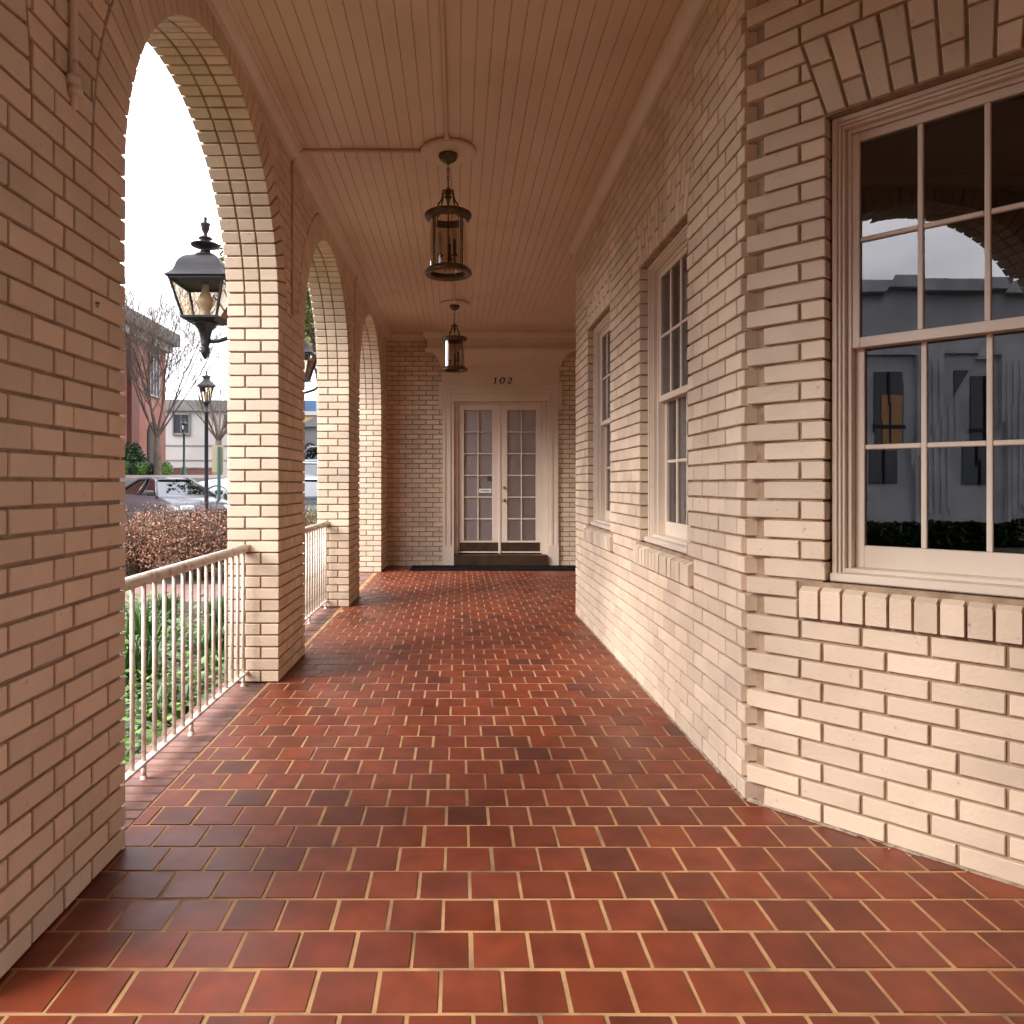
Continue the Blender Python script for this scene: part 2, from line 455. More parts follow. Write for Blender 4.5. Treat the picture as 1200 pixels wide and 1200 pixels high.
def core_wall(mb, F, u0, u1, v0, v1, wins, depth=.26, m=1):
    """mortar plane with window holes and reveals"""
    wins = [(a-.016, b+.016) for a, b in wins]
    us = sorted({u0,u1} | {x for w in wins for x in w})
    for a, b in zip(us, us[1:]):
        hole = any(abs(a-w[0]) < 1e-6 for w in wins)
        spans = [(v0,V0-.004),(V1,v1)] if hole else [(v0,v1)]
        for p, q in spans:
            for d in (0, -depth): mb.add([F(a,p,d),F(b,p,d),F(b,q,d),F(a,q,d)], [(0,1,2,3)], m)
    for ua, ub in wins:
        for x in (ua, ub): mb.add([F(x,V0-.004,0),F(x,V0-.004,-depth),F(x,V1,-depth),F(x,V1,0)], [(0,1,2,3)], m)
        for v in (V0-.004, V1): mb.add([F(ua,v,0),F(ub,v,0),F(ub,v,-depth),F(ua,v,-depth)], [(0,1,2,3)], m)
def fbox(mb, F, u0,u1,v0,v1,d0,d1, c=.002, m=0): mb.cbox((u0,v0,d0),(u1,v1,d1), c, F, m)

def make_window(wall, F, ua, ub, lbl=None, shade=None):
    fr = MB(); o = -.04
    def ring(e, w, d0, d1):      # three sides (sides and head) offset e from the opening
        fbox(fr, F, ua+e, ua+e+w, V0, V1-e, d0, d1); fbox(fr, F, ub-e-w, ub-e, V0, V1-e, d0, d1)
        fbox(fr, F, ua+e+w, ub-e-w, V1-e-w, V1-e, d0, d1)
    ring(.002, .016, -.17, -.035); ring(.018, .010, -.17, -.047); ring(.028, .010, -.17, -.058); ring(.038, .014, -.17, -.082)
    # wood sill, sloped in two steps
    fbox(fr, F, ua+.002, ub-.002, V0+.001, V0+.030, -.17, -.012, .004)
    fbox(fr, F, ua+.030, ub-.030, V0+.030, V0+.046, -.17, -.060, .003)
    w = fr.build('window', M_trim, wall)
    if lbl: w['label'] = lbl
    ga, gb = ua+.052, ub-.052
    mid = 1.70
    def sash(v0, v1, d, stile, top, bot, mt):
        s = MB(); th = .032
        fbox(s, F, ga, ga+stile, v0, v1, d-th, d); fbox(s, F, gb-stile, gb, v0, v1, d-th, d)
        fbox(s, F, ga+stile, gb-stile, v1-top, v1, d-th, d); fbox(s, F, ga+stile, gb-stile, v0, v0+bot, d-th, d)
        x0, x1, y0, y1 = ga+stile, gb-stile, v0+bot, v1-top
        for i in (1,2,3):
            x = x0+(x1-x0)*i/4; fbox(s, F, x-.0085, x+.0085, y0, y1, d-th+.008, d-.004, .003)
        ym = (y0+y1)/2
        cols = [x0] + [x0+(x1-x0)*i/4 for i in (1,2,3)] + [x1]
        for i in range(4):
            fbox(s, F, cols[i]+(.0085 if i else 0), cols[i+1]-(.0085 if i < 3 else 0), ym-.0085, ym+.0085, d-th+.009, d-.005, .003)
        s.build('sash', mt, w)
        p = MB()
        for i in range(4):
            for (a, b) in ((y0, ym),(ym, y1)):
                t1, t2 = rnd(-.0004,.0004), rnd(-.0004,.0004); dd = d-.016
                g = [(cols[i],a,dd+t1),(cols[i+1],a,dd-t1+t2),(cols[i+1],b,dd-t2),(cols[i],b,dd+t2)]
                p.add([F(*q) for q in g], [(0,1,2,3)])
        p.build('pane', M_pane, w)
    sash(mid-.018, V1-.054, -.090, .024, .030, .036, M_trim)
    sash(V0+.046, mid+.018, -.124, .030, .036, .078, M_trim)
    if shade:
        sh = MB(); u = ga+.01; k = 0
        while u < gb-.01:
            sh.add([F(u,V0+.08,-.20-.012*(k%2)),F(u+.02,V0+.08,-.20-.012*((k+1)%2)),F(u+.02,V1-.08,-.20-.012*((k+1)%2)),F(u,V1-.08,-.20-.012*(k%2))], [(0,1,2,3)])
            u += .02; k += 1
            if ua+.22 < u < ub-.22: u = ub-.22; 
        sh.build('curtain', shade, w)
    return w

BW = thing('building_wall', 'cream painted brick building wall with three white sash windows turning a chamfered corner at right', 'wall', (XR,YC,0))
FS = Frame((XR, YF, 0), -pi/2)        # u runs from the far end towards the camera; n points to -x
uC = YF-YC
FS.N = Vector((-1,0,0))
winsS = [(YF-6.07, YF-5.18), (YF-4.33, YF-3.44)]
FCm = Frame((XR, YC, 0), -pi/4); FCm.N = Vector((-sin(pi/4), -cos(pi/4), 0))
CW = 1.46
winC = [(.285, .285+.89)]
bw = MB()
core_wall(bw, FS, 0, uC-.075, 0, TOPV, winsS)
core_wall(bw, FCm, .105, CW, 0, TOPV, winC)
p0, p1 = FS(uC-.075,0,0), FCm(.105,0,0)
bw.add([p0, p1, (p1[0],p1[1],TOPV), (p0[0],p0[1],TOPV)], [(0,1,2,3)], 1)
brick_face(bw, FS, 0, uC, 0, 46*CO+.02, winsS, off=lambda k: uC-.28 if k % 2 == 0 else uC-.1, endfn=lambda k: uC+.004 if k % 2 == 0 else uC-.032)
# far end corner of the side wall
bw.add([FS(0,0,0),FS(0,0,-.6),FS(0,TOPV,-.6),FS(0,TOPV,0)], [(0,1,2,3)], 1)
for k, a, b in courses(0, 3.3): brick(bw, (lambda u,v,d=0: (XR+.003+u, YF+d, v)), rect(0,.2 if k%2 else .1,a,b))
brick_face(bw, FCm, 0, CW, 0, 3.36, winC, off=lambda k: .095 if k % 2 else (.085 if 12 <= k < 35 else .07), startfn=lambda k: -.003 if k % 2 else .062)
for ua, ub in winsS: jack_arch(bw, FS, ua, ub); rowlock_sill(bw, FS, ua, ub)
for ua, ub in winC: jack_arch(bw, FCm, ua, ub); rowlock_sill(bw, FCm, ua, ub)
# front wall of the building past the chamfer
pe = FCm(CW,0,0); FG = Frame(pe, 0)
core_wall(bw, FG, 0, 3.2, 0, TOPV, [])
brick_face(bw, FG, 0, 3.2, 0, 3.36, (), off=.1)
bw.build('brickwork', [M_brick, M_mortar], BW)
M_curt = mat('pale_curtain', (.42,.40,.42), .8)
make_window(BW, FS, *winsS[0], shade=M_curt); make_window(BW, FS, *winsS[1], shade=M_curt); make_window(BW, FCm, *winC[0])
# small bits of mortar debris on the floor line are part of the wall
db = MB()
for F_, a0_, a1_ in ((FS, .02, uC), (FCm, 0, CW)):
    u = a0_
    while u < a1_-.01:
        L = rnd(.03,.09); h0, w0 = rnd(.004,.012), rnd(.014,.024); u2 = min(a1_, u+L)
        db.add([F_(u,0,w0),F_(u2,0,w0+rnd(-.003,.003)),F_(u2,h0,0),F_(u,h0,0)], [(0,1,2,3)]); u = u2
for i in range(9):
    t = rnd(0,1.3); p = FCm(t,0,rnd(.018,.05)); r = rnd(.002,.006)
    db.lathe([(r*.6,0),(r,.3*r),(r*.5,.8*r)], (p[0],p[1],.002), 5)
db.build('mortar_bead', noisy('base_mortar', (.42,.33,.26), (.20,.14,.10), 40), BW)

# ------------------------------------------------------------------ end wall with door
YE = 10.59
FE = Frame((0, YE, 0), 0)     # n = (0,-1,0)
EW = thing('end_wall', 'cream painted brick end wall with classical white doorway numbered 102', 'wall', (.62,YE,0))
ew = MB()
D0, D1, DH = -.0625, 1.30, 2.41
for (a,b,p,q) in ((-1.30,D0-.02,0,TOPV),(D1+.02,2.6,0,TOPV),(D0-.02,D1+.02,DH+.02,TOPV)):
    ew.add([FE(a,p,0),FE(b,p,0),FE(b,q,0),FE(a,q,0)], [(0,1,2,3)], 1)
for k, a, b in courses(0, 3.35):
    for x0, x1 in run_bond(-1.12, 2.3, k, .03):
        if True:
            for q in (clip(rect(x0,x1,a,b), -1, 0, .2), clip(rect(x0,x1,a,b), 1, 0, 1.44)):
                if len(q) >= 3: brick(ew, FE, q)
# return wall hidden by the corner
FR2 = Frame((2.3, YE, 0), -pi/2)
ew.add([FR2(0,0),FR2(4.1,0),FR2(4.1,TOPV),FR2(0,TOPV)], [(0,1,2,3)], 1)
for k, a, b in courses(0, 3.35):
    for x0, x1 in run_bond(0, 4.0, k, 0): brick(ew, (lambda u,v,d=0: (2.3-d, YE-u, v)), rect(x0,x1,a,b)[::1])
ew.build('brickwork', [M_brick, M_mortar], EW)
# door surround
ds = MB()
for sgn in (-1, 1):
    def X(x0, x1): return (x0, x1) if sgn < 0 else tuple(sorted((1.2375-x0, 1.2375-x1)))
    def bx(x0,x1,v0,v1,d0,d1): a, b = X(x0,x1); fbox(ds, FE, a, b, v0, v1, d0, d1)
    bx(-.231,-.0625,.0,.30,-.1,.050)                      # plinth block
    bx(-.225,-.185,.30,2.36,-.1,.045); bx(-.185,-.145,.30,2.585,-.1,.030); bx(-.145,-.110,.30,2.52,-.1,.038); bx(-.110,-.0625,.30,2.42,-.12,.018)
    # ears
    bx(-.285,-.225,2.28,2.69,-.05,.052); bx(-.225,-.165,2.36,2.655,-.05,.040); bx(-.165,.05,2.60,2.655,-.05,.048); bx(-.225,.05,2.655,2.685,-.05,.056); bx(-.255,-.225,2.30,2.36,-.05,.062)
fbox(ds, FE, -.166,1.4035,2.585,2.6305,-.1,.046); fbox(ds, FE, -.145,1.3825,2.52,2.585,-.1,.032); fbox(ds, FE, -.11,1.3475,2.41,2.52,-.12,.020)
ds.build('door_casing', M_trim, EW)
fz = MB(); fbox(fz, FE, -.24,1.48,2.6312,2.93,-.02,.034); fz.build('frieze_board', M_trim, EW)
cn = MB(); cx = .62
prof = [(.872,.036,2.90)]
for i in range(9):
    t = i/8*pi/2; prof.append((.885+.205*(1-cos(t)), .05+.17*(1-cos(t)), 2.91+.215*sin(t)))
prof += [(1.10,.23,3.127),(1.10,.235,3.15),(1.065,.20,3.152),(1.065,.20,3.245),(1.075,.21,3.25),(1.075,.21,3.285),(1.095,.235,3.29),(1.12,.255,3.34),(1.13,.26,3.374)]
vs = []
for hw, d, h in prof: vs += [FE(cx-hw,h,0),FE(cx-hw,h,d),FE(cx+hw,h,d),FE(cx+hw,h,0)]
fs = [(0,1,2,3)]
for i in range(len(prof)-1):
    for k in range(3): fs.append((4*i+k,4*i+k+1,4*i+k+5,4*i+k+4))
cn.add(vs, fs); cn.build('cornice', M_trim, EW)
# jamb liner, threshold step
jb = MB(); dz = -.13
fbox(jb, FE, D0+.001, .0, .15, DH, dz-.03, -.05); fbox(jb, FE, 1.235, D1-.001, .15, DH, dz-.03, -.05); fbox(jb, FE, 0, 1.235, DH-.03, DH-.001, dz-.03, -.05)
jb.build('door_frame', M_trim, EW)
st = MB(); fbox(st, FE, D0+.002, D1-.002, .0, .165, -.25, .10, .008); st.build('threshold', M_darkwood, EW)
back = MB(); back.box((-.3,YE+.55,0),(1.6,YE+.6,3)); back.box((-.35,YE+.05,0),(-.3,YE+.6,3)); back.box((1.6,YE+.05,0),(1.65,YE+.6,3)); back.box((-.35,YE+.02,2.6),(1.6,YE+.6,2.65))
tag(back.build('door_lobby', M_black), None, None, None, 'structure')
M_blind = noisy('white_blind', (.85,.80,.80), (.8,.75,.75), 4, .6)
def door_leaf(x0, x1, g0, g1, right):
    leaf = MB(); d1 = dz+.045; d0 = dz; vb, vt, gb, gt = .18, DH-.032, .36, 2.29
    x0 += .002; x1 -= .002
    fbox(leaf, FE, x0, g0, vb, vt, d0, d1); fbox(leaf, FE, g1, x1, vb, vt, d0, d1); fbox(leaf, FE, g0, g1, vb, gb, d0, d1); fbox(leaf, FE, g0, g1, gt, vt, d0, d1)
    xm = (g0+g1)/2; fbox(leaf, FE, xm-.009, xm+.009, gb, gt, d0+.01, d1-.008)
    for i in range(1,6):
        y = gb+(gt-gb)*i/6; fbox(leaf, FE, g0, xm-.009, y-.009, y+.009, d0+.011, d1-.009); fbox(leaf, FE, xm+.009, g1, y-.009, y+.009, d0+.011, d1-.009)
    if not right: fbox(leaf, FE, x1-.016, x1+.014, vb-.01, vt, d1, d1+.012)
    o = leaf.build('door', M_trim, EW)
    g = MB(); g.add([FE(g0,gb,dz+.02),FE(g1,gb,dz+.02),FE(g1,gt,dz+.02),FE(g0,gt,dz+.02)], [(0,1,2,3)]); g.build('pane', M_dglass, o)
    bl = MB(); y = gb
    while y < gt:
        bl.add([FE(g0,y,dz-.012),FE(g1,y,dz-.012),FE(g1,y+.034,dz-.020),FE(g0,y+.034,dz-.020)], [(0,1,2,3)]); y += .032
    bl.build('blind', M_blind, o)
    kp = MB(); fbox(kp, FE, x0+.02, x1-.025, .205, .335, d1, d1+.004); kp.build('kick_plate', M_darkwood, o)
    if right:
        kn = MB()
        for h, r in ((1.145,.022),(.955,.026)):
            c = FE(x0+.058, h, d1)
            pts = [(c[0], c[1]-e, c[2]) for e in (0,.006,.012,.03,.045,.055)]
            kn.tube(pts, [r,r,.010,.010,r*.9,r*.5] if h < 1 else [r,r,r*.7,r*.6,r*.5,.001], 14)
        kn.build('knob', M_brass, o, True)
    else:
        sg = MB(); fbox(sg, FE, xm+.014, g1-.01, 1.065, 1.13, d1-.006, d1-.003, .0008)
        s = sg.build('notice_plate', mat('white_card', (.72,.70,.68), .5), o)
        # rows of dark strokes standing for the small unreadable lettering
        ln = MB(); x = xm+.04
        while x < g1-.04:
            w = rnd(.006,.011); hgt = rnd(.014,.020); fbox(ln, FE, x, x+w, 1.098-hgt/2, 1.098+hgt/2, d1-.003, d1-.0022, .0003); x += w+rnd(.003,.006)
        ln.build('notice_lettering', mat('ink', (.06,.06,.09), .6), o)
        st_ = MB(); fbox(st_, FE, g1-.07, g1-.012, 1.24, 1.31, dz+.022, dz+.024, .0005); st_.build('sticker', mat('blue_sticker', (.03,.06,.11), .5), o)
    return o
door_leaf(.0, .615, .085, .50, False); door_leaf(.615, 1.235, .725, 1.145, True)
# house number 1 0 2
def stroke(mb, pts, ws, cx, cz, sc):
    L = []; Rr = []
    for i, (x, z) in enumerate(pts):
        a = pts[max(i-1,0)]; b = pts[min(i+1,len(pts)-1)]; dx, dy = b[0]-a[0], b[1]-a[1]; l = math.hypot(dx,dy) or 1
        nx, ny = -dy/l*ws[i]/2, dx/l*ws[i]/2; sl = lambda X, Z: (cx+(X+.18*Z)*sc, cz+Z*sc)
        L.append(sl(x+nx,z+ny)); Rr.append(sl(x-nx,z-ny))
    n = len(pts); vs = [FE(*p,.037) for p in L]+[FE(*p,.037) for p in Rr]+[FE(*p,.0415) for p in L]+[FE(*p,.0415) for p in Rr]
    fs = []
    for i in range(n-1): fs += [(2*n+i,2*n+i+1,3*n+i+1,3*n+i),(i,i+1,2*n+i+1,2*n+i),(n+i,n+i+1,3*n+i+1,3*n+i)]
    mb.add(vs, fs)
nm = MB(); SC = .088; cz = 2.665
stroke(nm, [(0,0),(0,1)], [.24,.24], .535, cz, SC); stroke(nm, [(-.26,.03),(.26,.03)], [.07,.07], .535, cz, SC); stroke(nm, [(-.24,.80),(-.02,.98)], [.08,.14], .535, cz, SC)
el = [(.33*cos(t), .5+.5*sin(t)) for t in [2*pi*i/24 for i in range(25)]]
stroke(nm, el, [.10+.15*abs(cos(2*pi*i/24)) for i in range(25)], .635, cz, SC)
tw = [(-.28,.72),(-.22,.88),(-.05,.98),(.15,.95),(.27,.78),(.22,.58),(0,.36),(-.2,.18),(-.32,.05)]
stroke(nm, tw, [.2,.14,.09,.13,.24,.22,.12,.09,.09], .745, cz, SC); stroke(nm, [(-.32,.07),(0,.07),(.32,.07),(.36,.25)], [.14,.16,.14,.05], .745, cz, SC)
nm.build('house_number', mat('number_black', (.012,.01,.01), .4), EW)
# small black gadgets at the foot of the door are left to the mat
mm = MB(); mm.cbox((-.67,9.97,.004),(2.2,10.50,.018),.004); tag(mm.build('door_mat', M_mat), 'long black rubber mat lying in front of the doorway', 'mat')

# ------------------------------------------------------------------ ceiling
cl = MB(); CZ = 3.375; bwid = .0762
x = -1.130; i = 0
while x < 5.4:
    w = bwid; g = .0032; jz = rnd(-.0006,.0006)
    cuts = [-1.2, rnd(.5,4.0), rnd(5.0,9.5), 10.7]
    for ya, yb_ in zip(cuts, cuts[1:]):
        ya += .0015; yb_ -= .0015; jz = rnd(-.0008,.0008)
        cl.add([(x,ya,CZ+.006),(x+g,ya,CZ+jz),(x+w-g,ya,CZ+jz),(x+w,ya,CZ+.006),(x,yb_,CZ+.006),(x+g,yb_,CZ+jz),(x+w-g,yb_,CZ+jz),(x+w,yb_,CZ+.006)],
           [(0,1,5,4),(1,2,6,5),(2,3,7,6)])
    x += w
ce = tag(cl.build('ceiling', M_ceil), None, None, None, 'structure')
rf = MB(); rf.box((-1.46,-.72,3.602),(9,14,3.9)); rf.box((-1.40,-.6,3.40),(-1.13,10.6,3.6)); 
tag(rf.build('porch_roof', M_trim), None, None, None, 'structure')
def crown(path, closed=False):
    """path of (x,y,nx,ny): wall line with inward normal"""
    pr = [(.0,3.295),(.014,3.297),(.018,3.315),(.034,3.328),(.052,3.345),(.062,3.362),(.074,3.366),(.074,3.3745)]
    mb = MB(); vs = []
    for (x,y,nx,ny) in path:
        for d, h in pr: vs.append((x+nx*(d+.011), y+ny*(d+.011), h))
    n = len(pr); fs = []
    for i in range(len(path)-1):
        for k in range(n-1): fs.append((i*n+k,i*n+k+1,(i+1)*n+k+1,(i+1)*n+k))
    mb.add(vs, fs, 0)
    # filled strip back to the wall along the top
    return mb
lx = lambda y: -1.130+.0073*y
c22 = math.tan(pi/8)
m1 = crown([(lx(-.4),-.4,1,1),(lx(YE),YE,1,-1),(2.3,YE,-1,-1)])
m1.build('crown_molding', M_trim, ce)
m2 = crown([(XR,YF,-1,0),(XR,YC,-1,-c22),(pe[0],pe[1],-c22,-1),(5.2,pe[1],0,-1)]); m2.add(m2.v[:8]+[(XR,YF,3.3745)], [tuple(range(9))]); m2.build('crown_molding', M_trim, ce)

# ------------------------------------------------------------------ floor
fl = MB(); TP = .1505; TPX = .15; gz = -.0022
def inside_floor(x, y):
    if x < -1.16 or x > 5.3: return False
    return True
k0 = int((-1.0-1.638)/TP)-1
y = 1.638 + k0*TP; row = k0
while y < 10.62:
    off = -.0425 if row % 2 == 0 else .0325
    x = off - 9*TPX
    rj = rnd(-.002,.002)
    while x < 5.3:
        x0, x1 = x+.0048, x+TPX-.0048
        xe = lx(y)-.035
        if x1 > xe:
            a = max(x0, xe)
            # skip tiles fully under the building
            if not ((a > XR+.2 and YC < y < YF-.3) or (a - XR > (YC-y)+.3 and 1.9 < y <= YC) or (x0 > 2.4 and y > 1.9)):
                if x1-a > .02:
                    h = rnd(-.0012,.0012); jx = rnd(-.0015,.0015); jy = rnd(-.0012,.0012)+rj
                    t = [rnd(-.0005,.0005) for _ in range(4)]
                    A = (a+jx, y+.0048+jy); B = (x1+jx, y+TP-.0048+jy); c = .0016
                    vs = [(A[0],A[1],gz-.004),(B[0],A[1],gz-.004),(B[0],B[1],gz-.004),(A[0],B[1],gz-.004),
                          (A[0]+c,A[1]+c,h+t[0]),(B[0]-c,A[1]+c,h+t[1]),(B[0]-c,B[1]-c,h+t[2]),(A[0]+c,B[1]-c,h+t[3])]
                    fl.add(vs, [(0,1,5,4),(1,2,6,5),(2,3,7,6),(3,0,4,7),(4,5,6,7)], 0)
        x += TPX
    y += TP; row += 1
fl.box((-1.152,-1.2,-.25),(5.4,10.9,gz), 1)
tag(fl.build('porch_floor', [M_tile, M_grout]), None, None, None, 'structure')
# brick rowlock edging outside the tiles
eg = MB(); y = -1.1
while y < 10.8:
    eg.cbox((-1.43,y+.006,-.20),(-1.158,y+.063,-.006+rnd(-.002,.002)), .004, None, 0); y += .0713
eg.box((-1.425,-1.1,-.4),(-1.158,10.8,-.018), 1)
tag(eg.build('porch_edging', [M_pink, M_mortar]), None, None, None, 'structure')
# interior behind the windows
rm = MB()
rm.box((1.6,1.9,-.1),(6,10,-.05)); rm.box((5.9,1.9,0),(6,10,3.3)); rm.box((1.4,6.3,0),(6,6.4,3.3)); rm.box((1.4,1.9,3.2),(6,6.3,3.3))
rm.box((2.6,1.86,0),(6,1.96,3.2)); rm.box((2.3,6.4,0),(2.35,6.45,.1))
tag(rm.build('room_interior', M_black), None, None, None, 'structure')

# ------------------------------------------------------------------ conduits
def conduit(name, label, runs, clamps=()):
    mb = MB()
    for r in runs: mb.tube(r, .0115, 8)
    for c in clamps: mb.lathe([(.018,-.012),(.02,0),(.018,.012)], c, 8)
    o = mb.build(name, M_ceil, None, True); return tag(o, label, 'conduit')
LXc = -.066; L1 = 4.71; L2 = 8.70
conduit('conduit', 'thin painted conduit running along the ceiling boards to the nearer hanging lantern', [[(LXc-.012,-1,CZ-.011),(LXc-.006,L1-.17,CZ-.011)]], [(LXc-.006,L1-.2,CZ-.011)])
conduit('conduit', 'thin painted conduit along the ceiling between the two hanging lanterns', [[(LXc,L1+.17,CZ-.011),(-.045,L2-.17,CZ-.011)]])
wx = lx(4.70)+.022
conduit('conduit', 'painted conduit crossing the ceiling and dropping down the second pier', [[(LXc-.17,4.70,CZ-.011),(wx+.09,4.70,CZ-.011),(wx+.03,4.70,CZ-.02),(wx+.005,4.70,CZ-.05),(wx,4.70,3.25),(wx,4.70,2.30),(wx-.03,4.70,2.26)]], [(wx,4.7,2.30),(wx,4.7,3.22)])
w7 = lx(7.4)+.022
conduit('conduit', 'painted conduit dropping down the third pier from the ceiling', [[(w7+.02,7.4,CZ-.03),(w7,7.4,3.25),(w7,7.4,2.34),(w7-.03,7.4,2.30)]])
w2 = lx(2.05)+.024
conduit('conduit', 'painted conduit with bulging elbow fitting high on the nearest pier', [[(w2,2.05,3.36),(w2,2.05,2.33)],[(w2,2.05,2.40),(w2+.004,2.05,2.32),(w2-.01,2.07,2.28),(w2-.04,2.075,2.26)]], [(w2,2.05,2.345),(w2,2.05,2.62),(w2+.004,2.055,2.315)])
lf = MB()
for (a, b) in ((0,0),(.5,.2),(-.4,.3)):
    c = FL(2.275+a*.01, 2.0+0*b, .012+.004*b)
    z = 1.2+(567-356)/847*2.19; q = FL(2.19+a*.012, z+b*.012, .011)
    lf.add([q, FL(2.19+a*.012+.010, z+.008, .022), FL(2.19+a*.012+.022, z+.001, .012), FL(2.19+a*.012+.010, z-.009, .016)], [(0,1,2,3)])
tag(lf.build('leaf', mat('green_leaf', (.05,.22,.03), .5)), 'tiny bright green leaf stuck on the nearest brick pier', 'leaf')

# ------------------------------------------------------------------ hanging lanterns
def hanging_lantern(loc, label):
    t = thing('hanging_lantern', label, 'lantern', loc, 0, 'hanging porch lanterns')
    # local z = 0 at the ceiling
    m = MB(); m.lathe([(.17,0),(.182,-.006),(.182,-.022),(.172,-.030),(.165,-.031)], (0,0,0), 40); local('ceiling_medallion', m, M_ceil, t, True)
    m = MB(); m.lathe([(.062,-.031),(.062,-.042),(.056,-.060),(.035,-.078),(.014,-.085),(.010,-.095)], (0,0,0), 24); local('canopy', m, M_bronze, t, True)
    m = MB(); z = -.095
    for i in range(5):
        rr = .012 if i < 4 else .024; h = .030 if i < 4 else .05
        pts = [(rr*.6*cos(a)*(1 if i%2 else 0) , rr*.6*cos(a)*(0 if i%2 else 1), z-h/2+h/2*sin(a)) for a in [2*pi*k/12 for k in range(13)]]
        m.tube(pts, .0028 if i < 4 else .004, 6, cap=False); z -= h*.83
    local('chain', m, M_bronze, t, True)
    m = MB(); top = -.262
    m.lathe([(.004,top+.02),(.016,top+.005),(.022,top-.01),(.014,top-.03),(.026,top-.045),(.012,top-.06),(.008,top-.09)], (0,0,0), 14)
    for k in range(4):
        a = pi/4+k*pi/2
        pr = [(.012,top-.012),(.040,top-.010),(.048,top-.022),(.050,top-.05),(.062,top-.085),(.085,top-.110),(.092,top-.14),(.118,top-.168)]
        m.tube([(r*cos(a), r*sin(a), z) for r, z in pr], .0055, 6)
    local('hanger_arms', m, M_bronze, t, True)
    tz = -.43; bz = -.80
    m = MB(); m.lathe([(.128,tz-.035),(.134,tz-.03),(.152,tz-.008),(.154,tz+.008),(.142,tz+.016),(.124,tz+.012),(.120,tz-.03),(.128,tz-.035)], (0,0,0), 36, cap=False); local('top_ring', m, M_bronze, t, True)
    m = MB(); m.lathe([(.122,bz+.03),(.130,bz+.03),(.152,bz+.008),(.156,bz-.008),(.146,bz-.016),(.118,bz-.012),(.116,bz+.01),(.122,bz+.03)], (0,0,0), 36, cap=False)
    for k in range(4):
        a = pi/4+k*pi/2; m.tube([(.13*cos(a),.13*sin(a),tz-.02),(.13*cos(a),.13*sin(a),bz+.02)], .0045, 6)
    local('bottom_ring', m, M_bronze, t, True)
    m = MB(); m.lathe([(.123,tz-.02),(.123,bz+.02)], (0,0,0), 36, cap=False); local('glass', m, M_lglass, t, True)
    m = MB(); m.tube([(0,0,top-.05),(0,0,bz+.06)], .005, 6)
    for k in range(3):
        a = R(80)+k*2*pi/3; m.tube([(.055*cos(a)*s, .055*sin(a)*s, bz+.06+h) for s, h in ((0,0),(.4,-.03),(.8,-.03),(1.1,-.01),(1,.04))], .005, 6)
        m.tube([(.04*cos(a+.6),.04*sin(a+.6),bz+.05),(.05*cos(a+.6),.05*sin(a+.6),bz+.03),(.03*cos(a+.6),.03*sin(a+.6),bz+.02)], .004, 5)
        m.lathe([(.018,0),(.022,.006),(.012,.01)], (.055*cos(a),.055*sin(a),bz+.10), 12)
    local('candle_arms', m, M_iron, t, True)
    for k in range(3):
        a = R(80)+k*2*pi/3; m = MB(); m.lathe([(.011,0),(.011,.10)], (.055*cos(a),.055*sin(a),bz+.105), 10); local('candle', m, M_darkwood if k != 1 else M_candle, t, True)
        m = MB(); m.lathe([(.006,0),(.013,.018),(.012,.03),(.004,.055),(.001,.07)], (.055*cos(a),.055*sin(a),bz+.207), 10); local('bulb', m, mat('bulb_glass', (.5,.42,.33), .15), t, True)
    return t
hl = hanging_lantern((LXc, L1, CZ), 'larger-looking aged bronze cylinder lantern hanging nearest from the porch ceiling')
h2 = copy_tree(hl); h2.location = (-.045, L2, CZ); h2['label'] = 'farther aged bronze cylinder lantern hanging in front of the 102 doorway'

